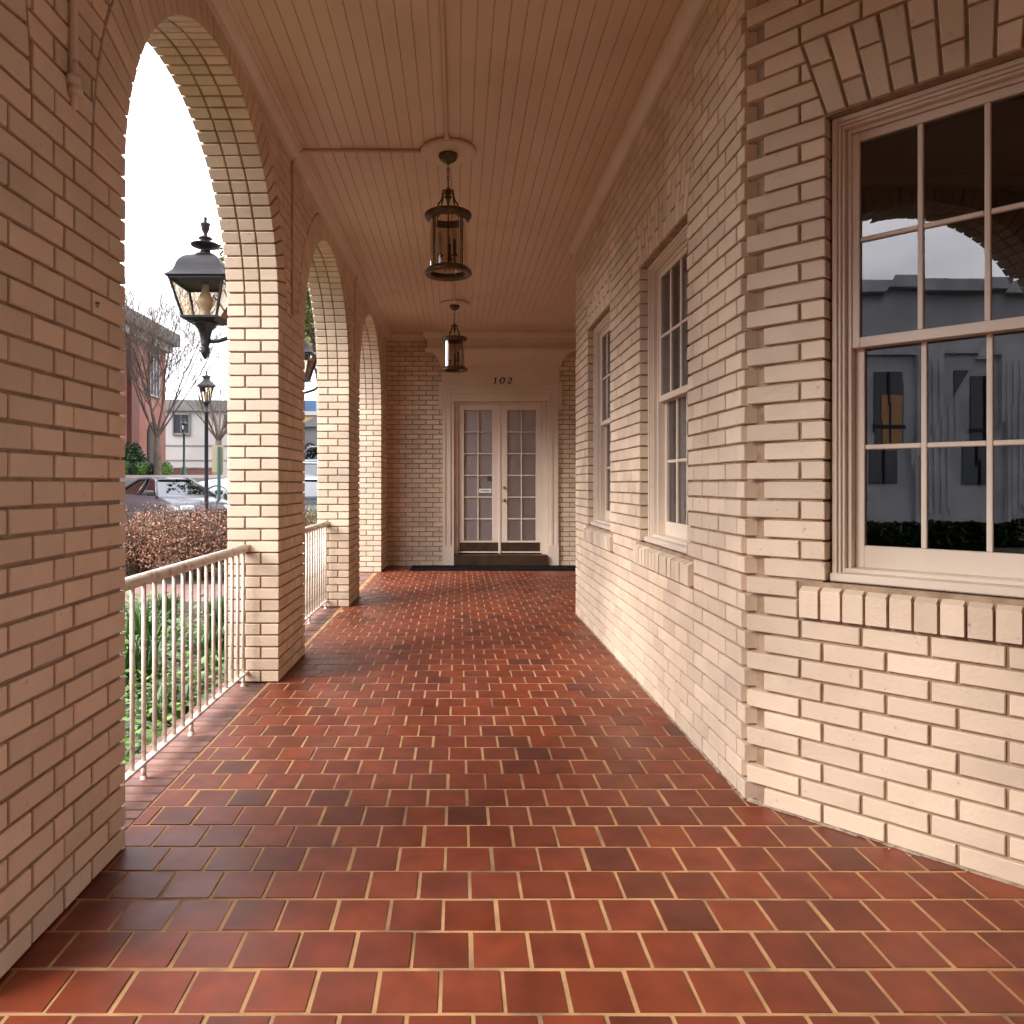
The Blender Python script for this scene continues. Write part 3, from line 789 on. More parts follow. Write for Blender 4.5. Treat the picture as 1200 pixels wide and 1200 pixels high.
# ------------------------------------------------------------------ wall lanterns
def wall_lantern(loc, label):
    t = thing('wall_lantern', label, 'lantern', loc, 0, 'black wall lanterns on the outer piers')
    q = pi/4; s2 = math.sqrt(2)
    # local origin = centre of the glass body bottom
    m = MB()
    m.lathe([(.200*s2*.93,.238),(.200*s2*.98,.243),(.200*s2*.95,.250),(.172*s2,.266),(.155*s2,.286),(.149*s2,.303),(.147*s2,.306),(.140*s2,.335),(.127*s2,.362),(.105*s2,.388),(.078*s2,.404),(.052*s2,.414)], (0,0,0), 4, 0, q)
    local('roof', m, M_iron, t)
    m = MB(); m.lathe([(.066,.41),(.062,.425),(.036,.435),(.030,.455),(.050,.468),(.090,.480),(.094,.488),(.060,.500),(.030,.508),(.022,.520),(.045,.528),(.040,.536),(.015,.545),(.012,.560),(.024,.585),(.030,.620),(.032,.628),(.012,.632),(.010,.640),(.012,.665),(.004,.672)], (0,0,0), 18)
    local('finial', m, M_iron, t, True)
    m = MB(); a, b = .172, .108
    for sx in (-1,1):
        for sy in (-1,1): m.tube([(sx*b,sy*b,0),(sx*a,sy*a,.243)], .0095, 4)
    m.lathe([(b*s2*.8,-.022),(b*s2*1.12,-.010),(b*s2*1.12,.004),(b*s2*.9,.010)], (0,0,0), 4, 0, q)
    for s in (-1,1):
        m.box((-a,s*a-.008,.225),(a,s*a+.008,.243)); m.box((s*a-.008,-a,.225),(s*a+.008,a,.243))
    local('frame', m, M_iron, t)
    m = MB(); b2, a2 = b-.003, a-.003
    for k in range(4):
        ca, sa = cos(k*pi/2), sin(k*pi/2)
        pts = [(-b2,b2,.01),(b2,b2,.01),(a2,a2,.238),(-a2,a2,.238)]
        m.add([(x*ca-y*sa, x*sa+y*ca, z) for x,y,z in pts], [(0,1,2,3)])
    local('glass', m, M_lglass, t)
    m = MB(); m.lathe([(.035,.01),(.035,.04),(.028,.06),(.045,.085),(.052,.115),(.040,.15),(.025,.18),(.022,.225)], (0,0,0), 18, cap=False)
    local('chimney', m, mat('frosted_chimney', (.62,.55,.45), .3), t, True)
    m = MB(); m.lathe([(.085,-.020),(.070,-.040),(.045,-.070),(.034,-.11),(.028,-.16),(.030,-.165),(.020,-.175),(.030,-.19),(.027,-.20),(.032,-.212),(.020,-.235),(.004,-.262)], (0,0,0), 18)
    local('pendant_base', m, M_iron, t, True)
    m = MB(); m.tube([(.02,0,-.145),(.09,0,-.140),(.17,0,-.115),(.24,0,-.075),(.278,0,-.06)], [.013,.014,.014,.013,.013], 8)
    m.cbox((.262,-.05,-.20),(.276,.05,.06), .005)
    local('bracket', m, M_iron, t, True)
    return t
wl = wall_lantern((-1.655, 4.73, 2.275), 'large black square lantern on the second pier, seen whole in the first arch')
w2_ = copy_tree(wl); w2_.location = (-1.655, 7.41, 2.275); w2_['label'] = 'black square lantern on the third pier, half hidden, seen through the second arch'

# ------------------------------------------------------------------ railings
def railing(y0, y1, label):
    t = thing('metal_railing', label, 'railing', (-1.285, y0, 0), 0, 'white railings between the piers'); L = y1-y0
    m = MB(); m.tube([(0,-.0,.812),(0,L,.812)], .026, 14); m.lathe([(.03,-.02),(.034,0),(.03,.02)], (0,L-.012,.812), 12); local('top_rail', m, M_rail, t, True)
    m = MB(); m.cbox((-.017,0,.058),(.017,L,.070),.002); local('bottom_rail', m, M_rail, t)
    n = int(round(L/.107)); w = L/n; first = None
    for i in range(n):
        yy = (i+.5)*w
        if first is None:
            m = MB(); m.tube([(0,0,.07),(0,0,.79)], .0098, 8); first = local('baluster', m, M_rail, t, True); first.location = (0,yy,0)
        else:
            c = first.copy(); COL.objects.link(c); c.parent = t; c.location = (0,yy,0)
    for i in (0, 5, 10, n-1):
        m = MB(); yy = (i+.5)*w; m.tube([(0,yy,.06),(0,yy,.0)], .011, 8); m.lathe([(.020,-.030),(.017,-.012),(.011,.01)], (0,yy,0), 10); local('foot', m, M_rail, t, True)
    return t
railing(2.376, 4.372, 'white painted metal railing with rust spots between the nearest pier and the second pier')
railing(5.08, 7.052, 'white painted metal railing between the second and third piers')

# ------------------------------------------------------------------ outdoors
def g(y):
    pts = [(-400,-.32),(11,-.32),(20,-.12),(22,0),(35,1.5),(48,1.75),(70,2.0),(400,2.0)]
    for (a,h),(b,k) in zip(pts, pts[1:]):
        if y <= b: return h+(k-h)*(y-a)/(b-a)
    return 2.0
M_ground = noisy('garden_soil', (.035,.02,.012), (.06,.036,.022), 6, .95, .03, 1, 30, bdist=.02, c3=(.05,.08,.025), s3=.5)
M_path = noisy('pink_paving', (.24,.13,.105), (.19,.10,.08), 6, .8, .05, .4, 30, c3=(.27,.18,.15), s3=1)
M_road = noisy('asphalt', (.085,.08,.083), (.06,.057,.06), 3, .8, .1, .6, 150, bdist=.005)
M_walk = noisy('concrete', (.22,.18,.155), (.18,.15,.13), 2, .8, .08, .3, 60)
def sheet(name, x0, x1, y0, y1, dz, mt, ys=(11,20,22,35,48,70)):
    cuts = [y0]+[y for y in ys if y0 < y < y1]+[y1]; mb = MB()
    for a, b in zip(cuts, cuts[1:]): mb.add([(x0,a,g(a)+dz),(x1,a,g(a)+dz),(x1,b,g(b)+dz),(x0,b,g(b)+dz)], [(0,1,2,3)])
    return tag(mb.build(name, mt), None, None, None, 'structure')
sheet('ground', -300, 200, -300, 380, 0, M_ground)
sheet('path', -40, -1.46, 8.75, 10.9, .006, M_path)
sheet('sidewalk', -60, 20, 14.8, 16.6, .05, M_walk)
sheet('road', -80, 60, 16.6, 33.5, .01, M_road)
sheet('sidewalk_far', -80, 60, 33.5, 37.0, .12, M_walk)
sheet('plaza', -80, 60, 41.0, 60.0, .02, M_walk)
kb = MB()
for yk in (16.55, 33.45): kb.box((-80,yk-.1,g(yk)-.2),(60,yk+.1,g(yk)+.15))
kb.box((-40,8.62,-.6),(-1.5,8.74,-.20)); tag(kb.build('kerb', M_walk), None, None, None, 'structure')
M_parkline = mat('line_paint', (.6,.6,.58), .7)
sheet('far_lot', -16, -30+20, 60, 90, .02, M_walk)

def leaf_cloud(mb, c, rx, ry, rz, n, size, m=0, hollow=.35, fn=None, zmin=None):
    for _ in range(n):
        a = rnd(0,2*pi); z = rnd(-1,1); r = rnd(hollow,1)**.5; q = math.sqrt(1-z*z)
        lump = 1+.18*sin(3*a+c[0])*cos(4*z+c[1])
        p = Vector((c[0]+rx*r*q*cos(a)*lump, c[1]+ry*r*q*sin(a)*lump, c[2]+rz*r*z*lump))
        if zmin is not None and p.z < zmin: continue
        s = size*rnd(.6,1.3); u = Vector((rnd(-1,1),rnd(-1,1),rnd(-1,1))).normalized(); v = u.cross(Vector((rnd(-1,1),rnd(-1,1),rnd(-1,1)))).normalized()
        mb.add([p-u*s*.5, p+v*s*.28+u*s*.02, p+u*s*.5, p-v*s*.28+u*s*.02], [(0,1,2,3)], m)
M_lbrown = noisy('dry_leaf', (.19,.08,.048), (.26,.125,.075), 3, .7, .1, 0, island=.6)
M_lbrown2 = noisy('pale_dry_leaf', (.30,.17,.11), (.24,.13,.08), 3, .7, .1, 0, island=.4)
M_lgreen = noisy('bright_leaf', (.08,.17,.02), (.12,.22,.03), 2, .5, .1, 0, island=.5)
M_ldark = noisy('dark_leaf', (.016,.036,.013), (.026,.055,.016), 2, .5, .1, 0, island=.6)
M_lyel = noisy('spring_leaf', (.13,.13,.02), (.08,.10,.02), 2, .6, .1, 0, island=.5)
M_bark = noisy('grey_bark', (.11,.08,.06), (.06,.043,.033), 6, .9, .05, .8, 30, bdist=.02)
M_twig = noisy('twig', (.12,.085,.062), (.08,.055,.04), 6, .9)

# dried hedge shrubs behind the path: individual rounded bushes
def dry_bush(x, y, w, h, label, n=5200):
    t = thing('dry_bush', label, 'bush', (x,y,g(y)), 0, 'brown dried bushes along the path')
    m = MB()
    for i in range(170):
        a = rnd(0,2*pi); r = rnd(.2,1.05)*w; p0 = (rnd(-.15,.15),rnd(-.15,.15),0); p1 = (r*.6*cos(a),r*.6*sin(a),h*rnd(.4,.6)); p2 = (r*cos(a),r*sin(a),h*rnd(.6,1.08))
        m.tube([p0,p1,p2], [.012,.007,.003], 4)
    local('stems', m, M_twig, t)
    m = MB(); leaf_cloud(m, (0,0,h*.50), w*.95, w*.75, h*.47, n, .048, 0, .12, zmin=.03); leaf_cloud(m, (0,0,h*.53), w, w*.75, h*.5, n//3, .05, 1, .3, zmin=.05); leaf_cloud(m, (0,0,h*.53), w*1.08, w*.85, h*.56, n//5, .035, 0, .8, zmin=.05)
    local('foliage', m, [M_lbrown, M_lbrown2], t)
    return t
for x, y, w, h, l in ((-5.25,11.9,.95,1.06,'reddish brown dried bush behind the path, left of the first arch view'),
                    (-4.15,11.5,.95,1.12,'tallest dense brown dried bush in the middle of the first arch view'),
                    (-3.05,11.9,.85,1.16,'brown dried bush behind the path, next to the second pier'),
                    (-6.3,12.6,.8,.8,'low brown dried bush farthest left behind the path')):
    dry_bush(x, y, w, h, l)
# green bed under the railing
gc = MB()
for i in range(5500):
    x = rnd(-4.6,-1.52); y = rnd(2.4,8.5); dens = sin(x*3.1+y*1.7)*.5+sin(x*1.3-y*2.9)*.5
    if dens < rnd(-.9,.4): continue
    z0 = g(y)
    for k in range(4):
        a = rnd(0,2*pi); L = rnd(.05,.17); px, py = x+rnd(-.08,.08), y+rnd(-.08,.08); z = z0+rnd(.02,.26)
        u = Vector((cos(a),sin(a),rnd(-.1,.8))).normalized()*L*.42; v = Vector((-sin(a),cos(a),0))*L*.16; p = Vector((px,py,z))
        gc.add([p, p+u*.5+v, p+u, p+u*.5-v], [(0,1,2,3)], 0 if rnd(0,1) < .8 else 1)
tag(gc.build('ground_cover', [M_lgreen, M_ldark]), 'leafy bright green ground cover growing in the bed below the railing', 'plants', None, 'stuff')
lit = MB()
for i in range(900):
    x = rnd(-4.2,-1.46); y = rnd(2.4,8.5); p = Vector((x,y,g(y)+.01)); a = rnd(0,pi); s = rnd(.02,.045)
    u = Vector((cos(a),sin(a),rnd(-.1,.3)))*s; v = Vector((-sin(a),cos(a),rnd(-.1,.3)))*s*.5; lit.add([p-u,p+v,p+u,p-v], [(0,1,2,3)])
tag(lit.build('leaf_litter', M_lbrown), 'dead brown leaves and mulch scattered on the soil beside the porch edge', 'leaf litter', None, 'stuff')
M_blade = noisy('strap_leaf', (.045,.105,.028), (.065,.15,.035), 3, .4, .1, 0, island=.35)
def strap_plant(x, y, n, h, label):
    m = MB()
    for i in range(n):
        a = rnd(0,2*pi); lean = rnd(.05,.5); H = h*rnd(.7,1.1); w = rnd(.008,.014); bx_, by_ = rnd(-.10,.10), rnd(-.10,.10); pts = []
        for k in range(6):
            s = k/5; rr = lean*H*s*s; z = H*s-(lean*.5*H*s**3); pts.append((bx_+rr*cos(a), by_+rr*sin(a), z))
        nx, ny = -sin(a)*w, cos(a)*w; vs = []
        for k, p in enumerate(pts):
            f = 1 if k < 4 else (.6 if k == 4 else .05); vs += [(x+p[0]-nx*f, y+p[1]-ny*f, g(y)+p[2]), (x+p[0]+nx*f, y+p[1]+ny*f, g(y)+p[2])]
        m.add(vs, [(2*k,2*k+1,2*k+3,2*k+2) for k in range(5)])
    return tag(m.build('strap_leaf_plant', M_blade), label, 'plant', 'strap leaved plants in the bed')
for i, (x, y, l) in enumerate(((-2.25,5.1,'clump of long strap leaves nearest the first pier'),(-2.0,5.9,'clump of upright strap leaves behind the left balusters'),(-2.75,6.3,'tall strap leaved clump near the kerb at left'),
                   (-2.35,7.2,'dark green strap leaved clump near the kerb in the middle'),(-1.75,4.4,'short strap leaved clump close to the porch edge'),(-3.0,7.4,'strap leaved clump at the far left corner of the bed'))):
    strap_plant(x, y, 70, (.5,.46,.55,.5,.36,.5)[i], l)
def round_shrub(x, y, w, h, mt, label, n=2500, size=.09, grp=None, zc=.5, name='shrub'):
    t = thing(name, label, 'shrub', (x,y,g(y)), 0, grp)
    m = MB(); leaf_cloud(m, (0,0,h*zc), w, w, h*.52, n, size, 0, .25, zmin=.01); local('foliage', m, mt, t)
    m = MB()
    for i in range(8): a = rnd(0,2*pi); m.tube([(0,0,0),(w*.4*cos(a),w*.4*sin(a),h*.5)], [.03,.01], 5)
    local('stems', m, M_bark, t); return t
round_shrub(-2.75, 13.2, .75, 1.0, M_lyel, 'yellow green shrub below the parked cars in the second arch', 3500, .06)
Ytr = 38.0
round_shrub(-16.95, 37.6, .62, 1.75, M_ldark, 'clipped dark green ball shrub in front of the brick building', 5000, .13)
for i in range(5):
    round_shrub(-16.75+i*.48, 36.4, .42, .75, M_lgreen if i % 2 == 0 else M_ldark, ['low hedge shrub at the left end of the row under the ball shrub','second hedge shrub from the left in the low row','middle hedge shrub of the low row by the brick building','fourth hedge shrub of the low row, left of the tree trunk','hedge shrub at the right end of the low row beside the bare tree'][i], 1800, .08, 'low hedge shrubs by the brick building')
round_shrub(-18.6, 46, .42, .9, M_ldark, 'small round boxwood ball in front of the white building', 900, .09, name='boxwood')

# bare trees
def bare_tree(x, y, H, spread, r0, label, seed, twigs=1.0, fork=.3, name='bare_tree', leaves=None):
    random.seed(seed); t = thing(name, label, 'tree', (x,y,g(y)))
    tr = MB(); br = MB(); tips = []
    zf = H*fork
    tr.tube([(0,0,-.2),(.02,0,.1),(.0,.02,zf*.5),(.03,0,zf)], [r0*1.35,r0,r0*.86,r0*.8], 12)
    def grow(p, d, L, r, lev):
        n = 4; pts = [p]; q = Vector(p); dd = Vector(d)
        for i in range(n):
            dd = (dd+Vector((rnd(-.12,.12),rnd(-.12,.12),rnd(.0,.09)))).normalized(); q = q+dd*L/n; pts.append(q.copy())
        rr = [r*(1-.5*i/n) for i in range(n+1)]
        (tr if lev == 0 else br).tube(pts, rr, 6 if lev < 2 else 3, cap=False)
        if lev >= 5 or L < .16: tips.append(pts[-1]); return
        kids = int((4 if lev < 1 else (rnd(3,5) if lev < 4 else 3))*twigs)
        for k in range(kids):
            s = rnd(.25,1) if k else 1; i = min(n-1, int(s*n)); bp = pts[i].lerp(pts[i+1], s*n-i) if i < n and s < 1 else pts[-1]
            ang = rnd(.3,.75) if k else rnd(.05,.25); ax = Vector((rnd(-1,1),rnd(-1,1),rnd(-.3,.3))).normalized(); nd_ = (dd + ax*math.tan(ang)).normalized()
            grow(bp, nd_, L*rnd(.55,.78), max(.008, rr[i]*(.5 if k else .8)), lev+1)
    nb = 9
    for k in range(nb):
        a = 2*pi*k/nb+rnd(-.3,.3); tilt = rnd(.18,.55)*spread; grow(Vector((0,0,zf*rnd(.86,1.0))), Vector((cos(a)*tilt,sin(a)*tilt,1)).normalized(), (H-zf)*rnd(.48,.62), r0*rnd(.22,.38), 0)
    local('trunk', tr, M_bark, t, True); local('crown', br, M_twig, t)
    if leaves:
        m = MB()
        for p in tips:
            if rnd(0,1) < leaves[2]: leaf_cloud(m, (p.x,p.y,p.z), .3,.3,.25, 5, leaves[1])
        local('foliage', m, leaves[0], t)
    random.seed(seed+5); return t
bare_tree(-14.9, 35.8, 8.3, 1.25, .20, 'bare grey street tree with many upright branches in front of the brick building', 11, 1.0, .24)
bare_tree(-18.6, 56, 9.0, 1.7, .3, 'bare spreading tree in front of the white building behind the black lamp post', 21, .9, .3)
bare_tree(-5.4, 31, 8.6, .3, .17, 'spring tree with sparse yellow green leaves seen through the second arch', 31, 1.0, .25, 'leafy_tree', (M_lyel, .20, .95))
random.seed(99)

# lamp posts
def post_lamp(x, y, H, label, pm, k=1.0, r=.05):
    t = thing('street_lamp', label, 'street lamp', (x,y,g(y)))
    hb = H-.82*k
    m = MB(); m.lathe([(r*3.2,0),(r*3.2,.12),(r*2.2,.2),(r*1.8,.5),(r*1.25,.6),(r*1.1,.65),(r,.7),(r*.85,hb-.3),(r*1.3,hb-.28),(r*1.3,hb-.22),(r*.8,hb-.2),(r*1.1,hb-.04),(r*2,hb)], (0,0,0), 12); local('post', m, pm, t, True)
    m = MB()
    for q in range(6):
        a = q*pi/3; m.tube([(.10*k*cos(a),.10*k*sin(a),hb),(.19*k*cos(a),.19*k*sin(a),hb+.42*k)], .012*k, 4)
    m.lathe([(.11*k,-.02*k),(.12*k,0),(.10*k,.02*k)], (0,0,hb), 6); m.lathe([(.20*k,0),(.255*k,-.01*k),(.25*k,.02*k),(.12*k,.14*k),(.09*k,.15*k),(.09*k,.22*k),(.12*k,.23*k),(.12*k,.26*k),(.05*k,.28*k),(.02*k,.30*k),(.015*k,.38*k),(.004,.40*k)], (0,0,hb+.43*k), 6)
    local('lamp_frame', m, pm, t)
    m = MB(); m.lathe([(.097*k,.02*k),(.183*k,.41*k)], (0,0,hb), 6, cap=False); local('lamp_glass', m, M_lglass, t)
    m = MB(); m.lathe([(.03*k,.0),(.045*k,.08*k),(.045*k,.2*k),(.02*k,.26*k)], (0,0,hb+.02), 8); local('bulb', m, M_candle, t, True)
    return t
M_gpost = noisy('green_iron', (.008,.045,.026), (.012,.06,.035), 8, .5)
post_lamp(-6.62, 19.0, 4.3, 'black post lamp with glazed lantern head standing behind the dried bushes', M_iron, 1.0, .055)
post_lamp(-17.0, 44.8, 3.6, 'distant dark green post lamp in front of the white building', M_gpost, .9, .07)
sp = thing('sign_post', 'green post carrying a tan sign seen from behind, next to the white car', 'sign', (-6.72,20.3,g(20.3)))
m = MB(); m.tube([(0,0,0),(0,0,2.35)], .05, 8); local('post', m, M_gpost, sp)
m = MB(); m.cbox((-.22,.055,1.62),(.10,.075,2.38),.004); local('sign_panel', m, mat('tan_panel', (.22,.18,.11), .6), sp)

# ------------------------------------------------------------------ cars
def car(name, x, y, ang, label, paint, L=4.75, W=1.82, H=1.44, kind='sedan', cat='car'):
    t = thing(name, label, cat, (x,y,g(y)), ang); hl_ = L/2
    # stations front (+x) to rear: x, z_low, z_belt, half width
    if kind == 'sedan':
        st = [(1.0,.30,.52,.66),(.985,.22,.62,.78),(.93,.18,.70,.86),(.80,.17,.78,.905),(.60,.17,.86,.91),(.40,.17,.93,.91),(.0,.17,.95,.91),(-.45,.17,.97,.91),(-.70,.17,1.0,.90),(-.90,.20,1.0,.86),(-.98,.28,.92,.78),(-1.0,.40,.70,.66)]
        gh = [(.44,.94,.94),(.10,1.38,.60),(-.05,1.44,.60),(-.35,1.42,.62),(-.78,1.0,.9)]; roof = (1,2,3)
    elif kind == 'suv':
        st = [(1.0,.35,.62,.70),(.985,.28,.82,.82),(.93,.24,.95,.88),(.80,.22,1.02,.92),(.60,.22,1.06,.93),(.40,.22,1.10,.93),(.0,.22,1.10,.93),(-.45,.22,1.12,.93),(-.80,.22,1.13,.92),(-.95,.26,1.12,.90),(-.99,.32,1.0,.86),(-1.0,.45,.8,.78)]
        gh = [(.48,1.10,.94),(.20,1.62,.68),(.0,1.68,.70),(-.80,1.66,.70),(-.96,1.12,.9)]; roof = (1,2,3)
    sc = W/1.82; hs = H/(1.44 if kind == 'sedan' else 1.68)
    m = MB(); rings = []
    for fx, zl, zb, hw in st:
        X = fx*hl_; w = hw*sc; zl *= hs; zb *= hs; zm = zl+(zb-zl)*.55
        sec = [(-w*.80,zl),(-w*.96,zl+.08),(-w,zm),(-w*.985,zb-.10),(-w*.93,zb-.02),(-w*.6,zb+.015),(0,zb+.03),(w*.6,zb+.015),(w*.93,zb-.02),(w*.985,zb-.10),(w,zm),(w*.96,zl+.08),(w*.80,zl)]
        rings.append([(X,a,b) for a, b in sec])
    n = len(rings[0]); vs = [p for r in rings for p in r]; fs = []
    for i in range(len(rings)-1):
        for k in range(n):
            k2 = (k+1) % n; fs.append((i*n+k,i*n+k2,(i+1)*n+k2,(i+1)*n+k))
    fs.append(tuple(range(n))); fs.append(tuple((len(rings)-1)*n+k for k in range(n))[::-1]); m.add(vs, fs)
    # roof skin and pillars
    rr = [(gh[i][0]*hl_, gh[i][1]*hs, gh[i][2]*sc*.91) for i in range(5)]
    rv = []
    for i in roof:
        X, z, w = rr[i]; rv += [(X,-w*.97,z-.035),(X,-w*.75,z+.004),(X,0,z+.018),(X,w*.75,z+.004),(X,w*.97,z-.035)]
    m.add(rv, [(5*i+k,5*i+k+1,5*i+k+6,5*i+k+5) for i in range(2) for k in range(4)])
    for s in (-1,1):
        P = [(X, s*w*1.0, z-.02) for X, z, w in rr]; P[0] = (rr[0][0], s*rr[0][2]*1.0, rr[0][1]-.03); P[4] = (rr[4][0], s*rr[4][2], rr[4][1]-.03)
        m.tube(P, .035, 6)
        xb = -.12*hl_; m.tube([(xb, s*.86*sc, .95*hs), (xb-.03, s*rr[2][2]*1.0, rr[2][1]-.05)], .028, 5)
    local('body', m, paint, t, True)
    # greenhouse glass
    m = MB(); gv = []
    for X, z, w in rr: gv += [(X,-w*.97,z-.04),(X,w*.97,z-.04)]
    bb = [(rr[0][0],rr[0][2]),(rr[4][0],rr[4][2])]; base = .93*hs if kind == 'sedan' else 1.08*hs
    m.add([gv[0],gv[1],gv[3],gv[2]], [(0,1,2,3)]); local('windshield', m, M_cglass, t)
    m = MB(); m.add([gv[6],gv[7],gv[9],gv[8]], [(0,1,2,3)]); local('rear_window', m, M_cglass, t)
    for s in (0,1):
        m = MB(); pts = [gv[2*i+s] for i in range(5)]; m.add(pts, [(0,1,2,3,4)]); local('side_window', m, M_cglass, t)
    m = MB(); m.box((-.9,-.68,.45),(-.1,.68,.98*hs)); m.box((-.35,-.62,.9),(-.2,-.12,1.2*hs)); m.box((-.35,.12,.9),(-.2,.62,1.2*hs)); local('seats', m, M_black, t)
    wr = .33 if kind == 'sedan' else .37
    for fx in (.64,-.60):
        for s in (-1,1):
            X = fx*hl_; yy = s*.80*sc*W/1.82
            wm = MB(); prof = [(wr*.62,-.10),(wr*.93,-.11),(wr,-.08),(wr,.08),(wr*.93,.11),(wr*.62,.10)]
            vs = []; sg = 22
            for r_, d in prof:
                for k in range(sg): a = 2*pi*k/sg; vs.append((X+r_*cos(a), yy+d, wr+r_*sin(a)))
            fs = [(i*sg+k,i*sg+(k+1)%sg,((i+1)%6)*sg+(k+1)%sg,((i+1)%6)*sg+k) for i in range(6) for k in range(sg)]
            wm.add(vs, fs); w_ = local('wheel', wm, M_tyre, t, True)
            rm_ = MB(); yo = yy+s*.085
            rm_.add([(X+wr*.62*cos(2*pi*k/20), yo-s*.04, wr+wr*.62*sin(2*pi*k/20)) for k in range(20)], [tuple(range(20))], 1)
            for k in range(7):
                a = 2*pi*k/7; b = a+.17; c = a-.17; R1, R2 = wr*.12, wr*.62
                rm_.add([(X+R1*cos(c),yo,wr+R1*sin(c)),(X+R2*cos(c),yo+s*.01,wr+R2*sin(c)),(X+R2*cos(b),yo+s*.01,wr+R2*sin(b)),(X+R1*cos(b),yo,wr+R1*sin(b))], [(0,1,2,3)], 0)
            rm_.lathe([(.0,0),(.01,0)], (X,yo,wr), 5)
            ro = local('rim', rm_, [M_rim, M_tyre], w_)
            # dark wheel arch
            am = MB(); yo = s*(.915*sc*W/1.82+.003); 
            am.tube([(X+(wr+.05)*cos(a), s*.905*sc, wr+(wr+.05)*sin(a)) for a in [pi*k/12 for k in range(13)]], .03, 5); local('wheel_arch', am, M_tyre, t, True)
    for s in (-1,1):
        m = MB(); zf = (.62 if kind == 'sedan' else .80)*hs
        m.cbox((.93*hl_, s*.60-.17, zf-.06),(.985*hl_+.03, s*.60+.17, zf+.07), .03); local('headlight', m, M_hlamp, t)
        m = MB(); m.cbox((-.995*hl_-.02, s*.62-.16, .70*hs),(-.93*hl_, s*.62+.16, .86*hs), .02); local('tail_light', m, M_tlamp, t)
        m = MB(); m.cbox((.36*hl_, s*(.93*sc)+(-.02 if s>0 else -.20), .95*hs),(.36*hl_+.12, s*(.93*sc)+(.20 if s>0 else .02), 1.08*hs), .03); local('mirror', m, paint, t)
    m = MB(); m.cbox((.97*hl_, -.42, .38*hs),(hl_+.02, .42, .58*hs), .02)
    for i in range(5): m.box((hl_+.018, -.40, (.40+.035*i)*hs),(hl_+.026, .40, (.41+.035*i)*hs), 1)
    local('grille', m, [M_tyre, M_rim], t)
    m = MB(); m.cbox((hl_, -.15, .27*hs),(hl_+.035, .15, .36*hs), .004); local('licence_plate', m, M_candle, t)
    return t
M_tyre = mat('tyre_rubber', (.012,.012,.013), .8); M_rim = mat('alloy', (.45,.45,.47), .3, .9)
M_hlamp = mat('headlamp', (.5,.52,.55), .1); M_tlamp = mat('tail_lamp', (.25,.01,.01), .2)
def paintm(name, c):
    m = mat(name, c, .35, 0); b = m.node_tree.nodes['Principled BSDF']; b.inputs['Coat Weight'].default_value = .35; b.inputs['Coat Roughness'].default_value = .05; return m
P_dark = paintm('dark_car_paint', (.014,.013,.02)); P_white = paintm('white_car_paint', (.36,.37,.39)); P_navy = paintm('navy_paint', (.012,.02,.05)); P_blk = paintm('black_paint', (.01,.01,.014)); P_silver = paintm('silver_paint', (.22,.23,.24))
car('parked_car', -8.35, 21.0, R(-44), 'dark sedan parked behind the bushes with pale sky mirrored in windshield and hood', P_dark)
car('parked_car', -6.55, 25.0, R(182), 'white car parked behind the green sign post, mostly hidden by the second pier', P_white, 4.7, 1.85, 1.6, 'suv')
car('parked_car', -3.75, 20.0, R(-80), 'black car with wide grille facing the porch, seen through the second arch', P_blk, 4.8, 1.9, 1.5)
car('parked_car', -4.9, 26.0, R(-60), 'silver car behind the black one in the second arch', P_silver, 4.6, 1.8, 1.45)
car('parked_car', -5.7, 31.5, R(-95), 'dark blue tall vehicle farthest back in the second arch', P_navy, 5.0, 1.95, 1.75, 'suv')

# ------------------------------------------------------------------ far buildings
M_rbrick = noisy('red_brick', (.23,.08,.055), (.18,.065,.045), 5, .85, .05, .3, 40, c3=(.27,.12,.085), s3=.6)
M_rbrick2 = noisy('dark_red_brick', (.13,.042,.03), (.10,.033,.024), 5, .85, .05, .3, 40)
M_white = noisy('white_render', (.30,.285,.28), (.27,.255,.25), .5, .8, .05, .1, 20)
M_grey = noisy('grey_render', (.13,.13,.125), (.10,.10,.10), .7, .8)
M_yel = noisy('yellow_render', (.33,.24,.12), (.29,.21,.10), .7, .8)
M_wdark = mat('dark_window_glass', (.03,.035,.045), .08)
M_stone = noisy('grey_limestone', (.46,.45,.46), (.33,.32,.33), 1.2, .8, .05, .6, 14, bdist=.03)
bb = thing('brick_building', 'tall red brick building with grey cornice and arched doorway behind the bare tree', 'building', (-21,46,g(46)))
def wbox(name, a, b, mt, parent, c=None):
    m = MB(); m.box(a, b) if not c else m.cbox(a, b, c); return m.build(name, mt, parent)
G0 = 1.5
# facade plane turned so that it recedes: near-left high, right lower in the picture
FB = Frame((-18.0,30.0,G0), R(90.6))        # u to the right and away
H_ = 8.3; UL = 14.85
m = MB()
def fb(m, F, u0,u1,v0,v1,d0,d1, mi=0):
    P = [F(u0,v0,d0),F(u1,v0,d0),F(u1,v0,d1),F(u0,v0,d1),F(u0,v1,d0),F(u1,v1,d0),F(u1,v1,d1),F(u0,v1,d1)]
    m.add(P, [(0,3,2,1),(4,5,6,7),(0,1,5,4),(1,2,6,5),(2,3,7,6),(3,0,4,7)], mi)
fb(m, FB, -6, UL, -1, H_, -12, 0); m.build('wall', M_rbrick, bb)
for u in (9.5, 6.0, 2.5):
    m = MB(); fb(m, FB, u, u+1.0, -1, H_-.46, 0, .25); m.build('pilaster', M_rbrick2, bb)
m = MB(); fb(m, FB, -6.5, UL+.7, H_, H_+.75, -12.5, .65); fb(m, FB, -6.3, UL+.4, H_-.45, H_, -12.2, .3, 1); m.build('cornice', [M_grey, M_white], bb)
m = MB(); fb(m, FB, 12.3, 13.6, 5.0, 7.8, .0, .05)
w_ = m.build('window', M_wdark, bb); m = MB()
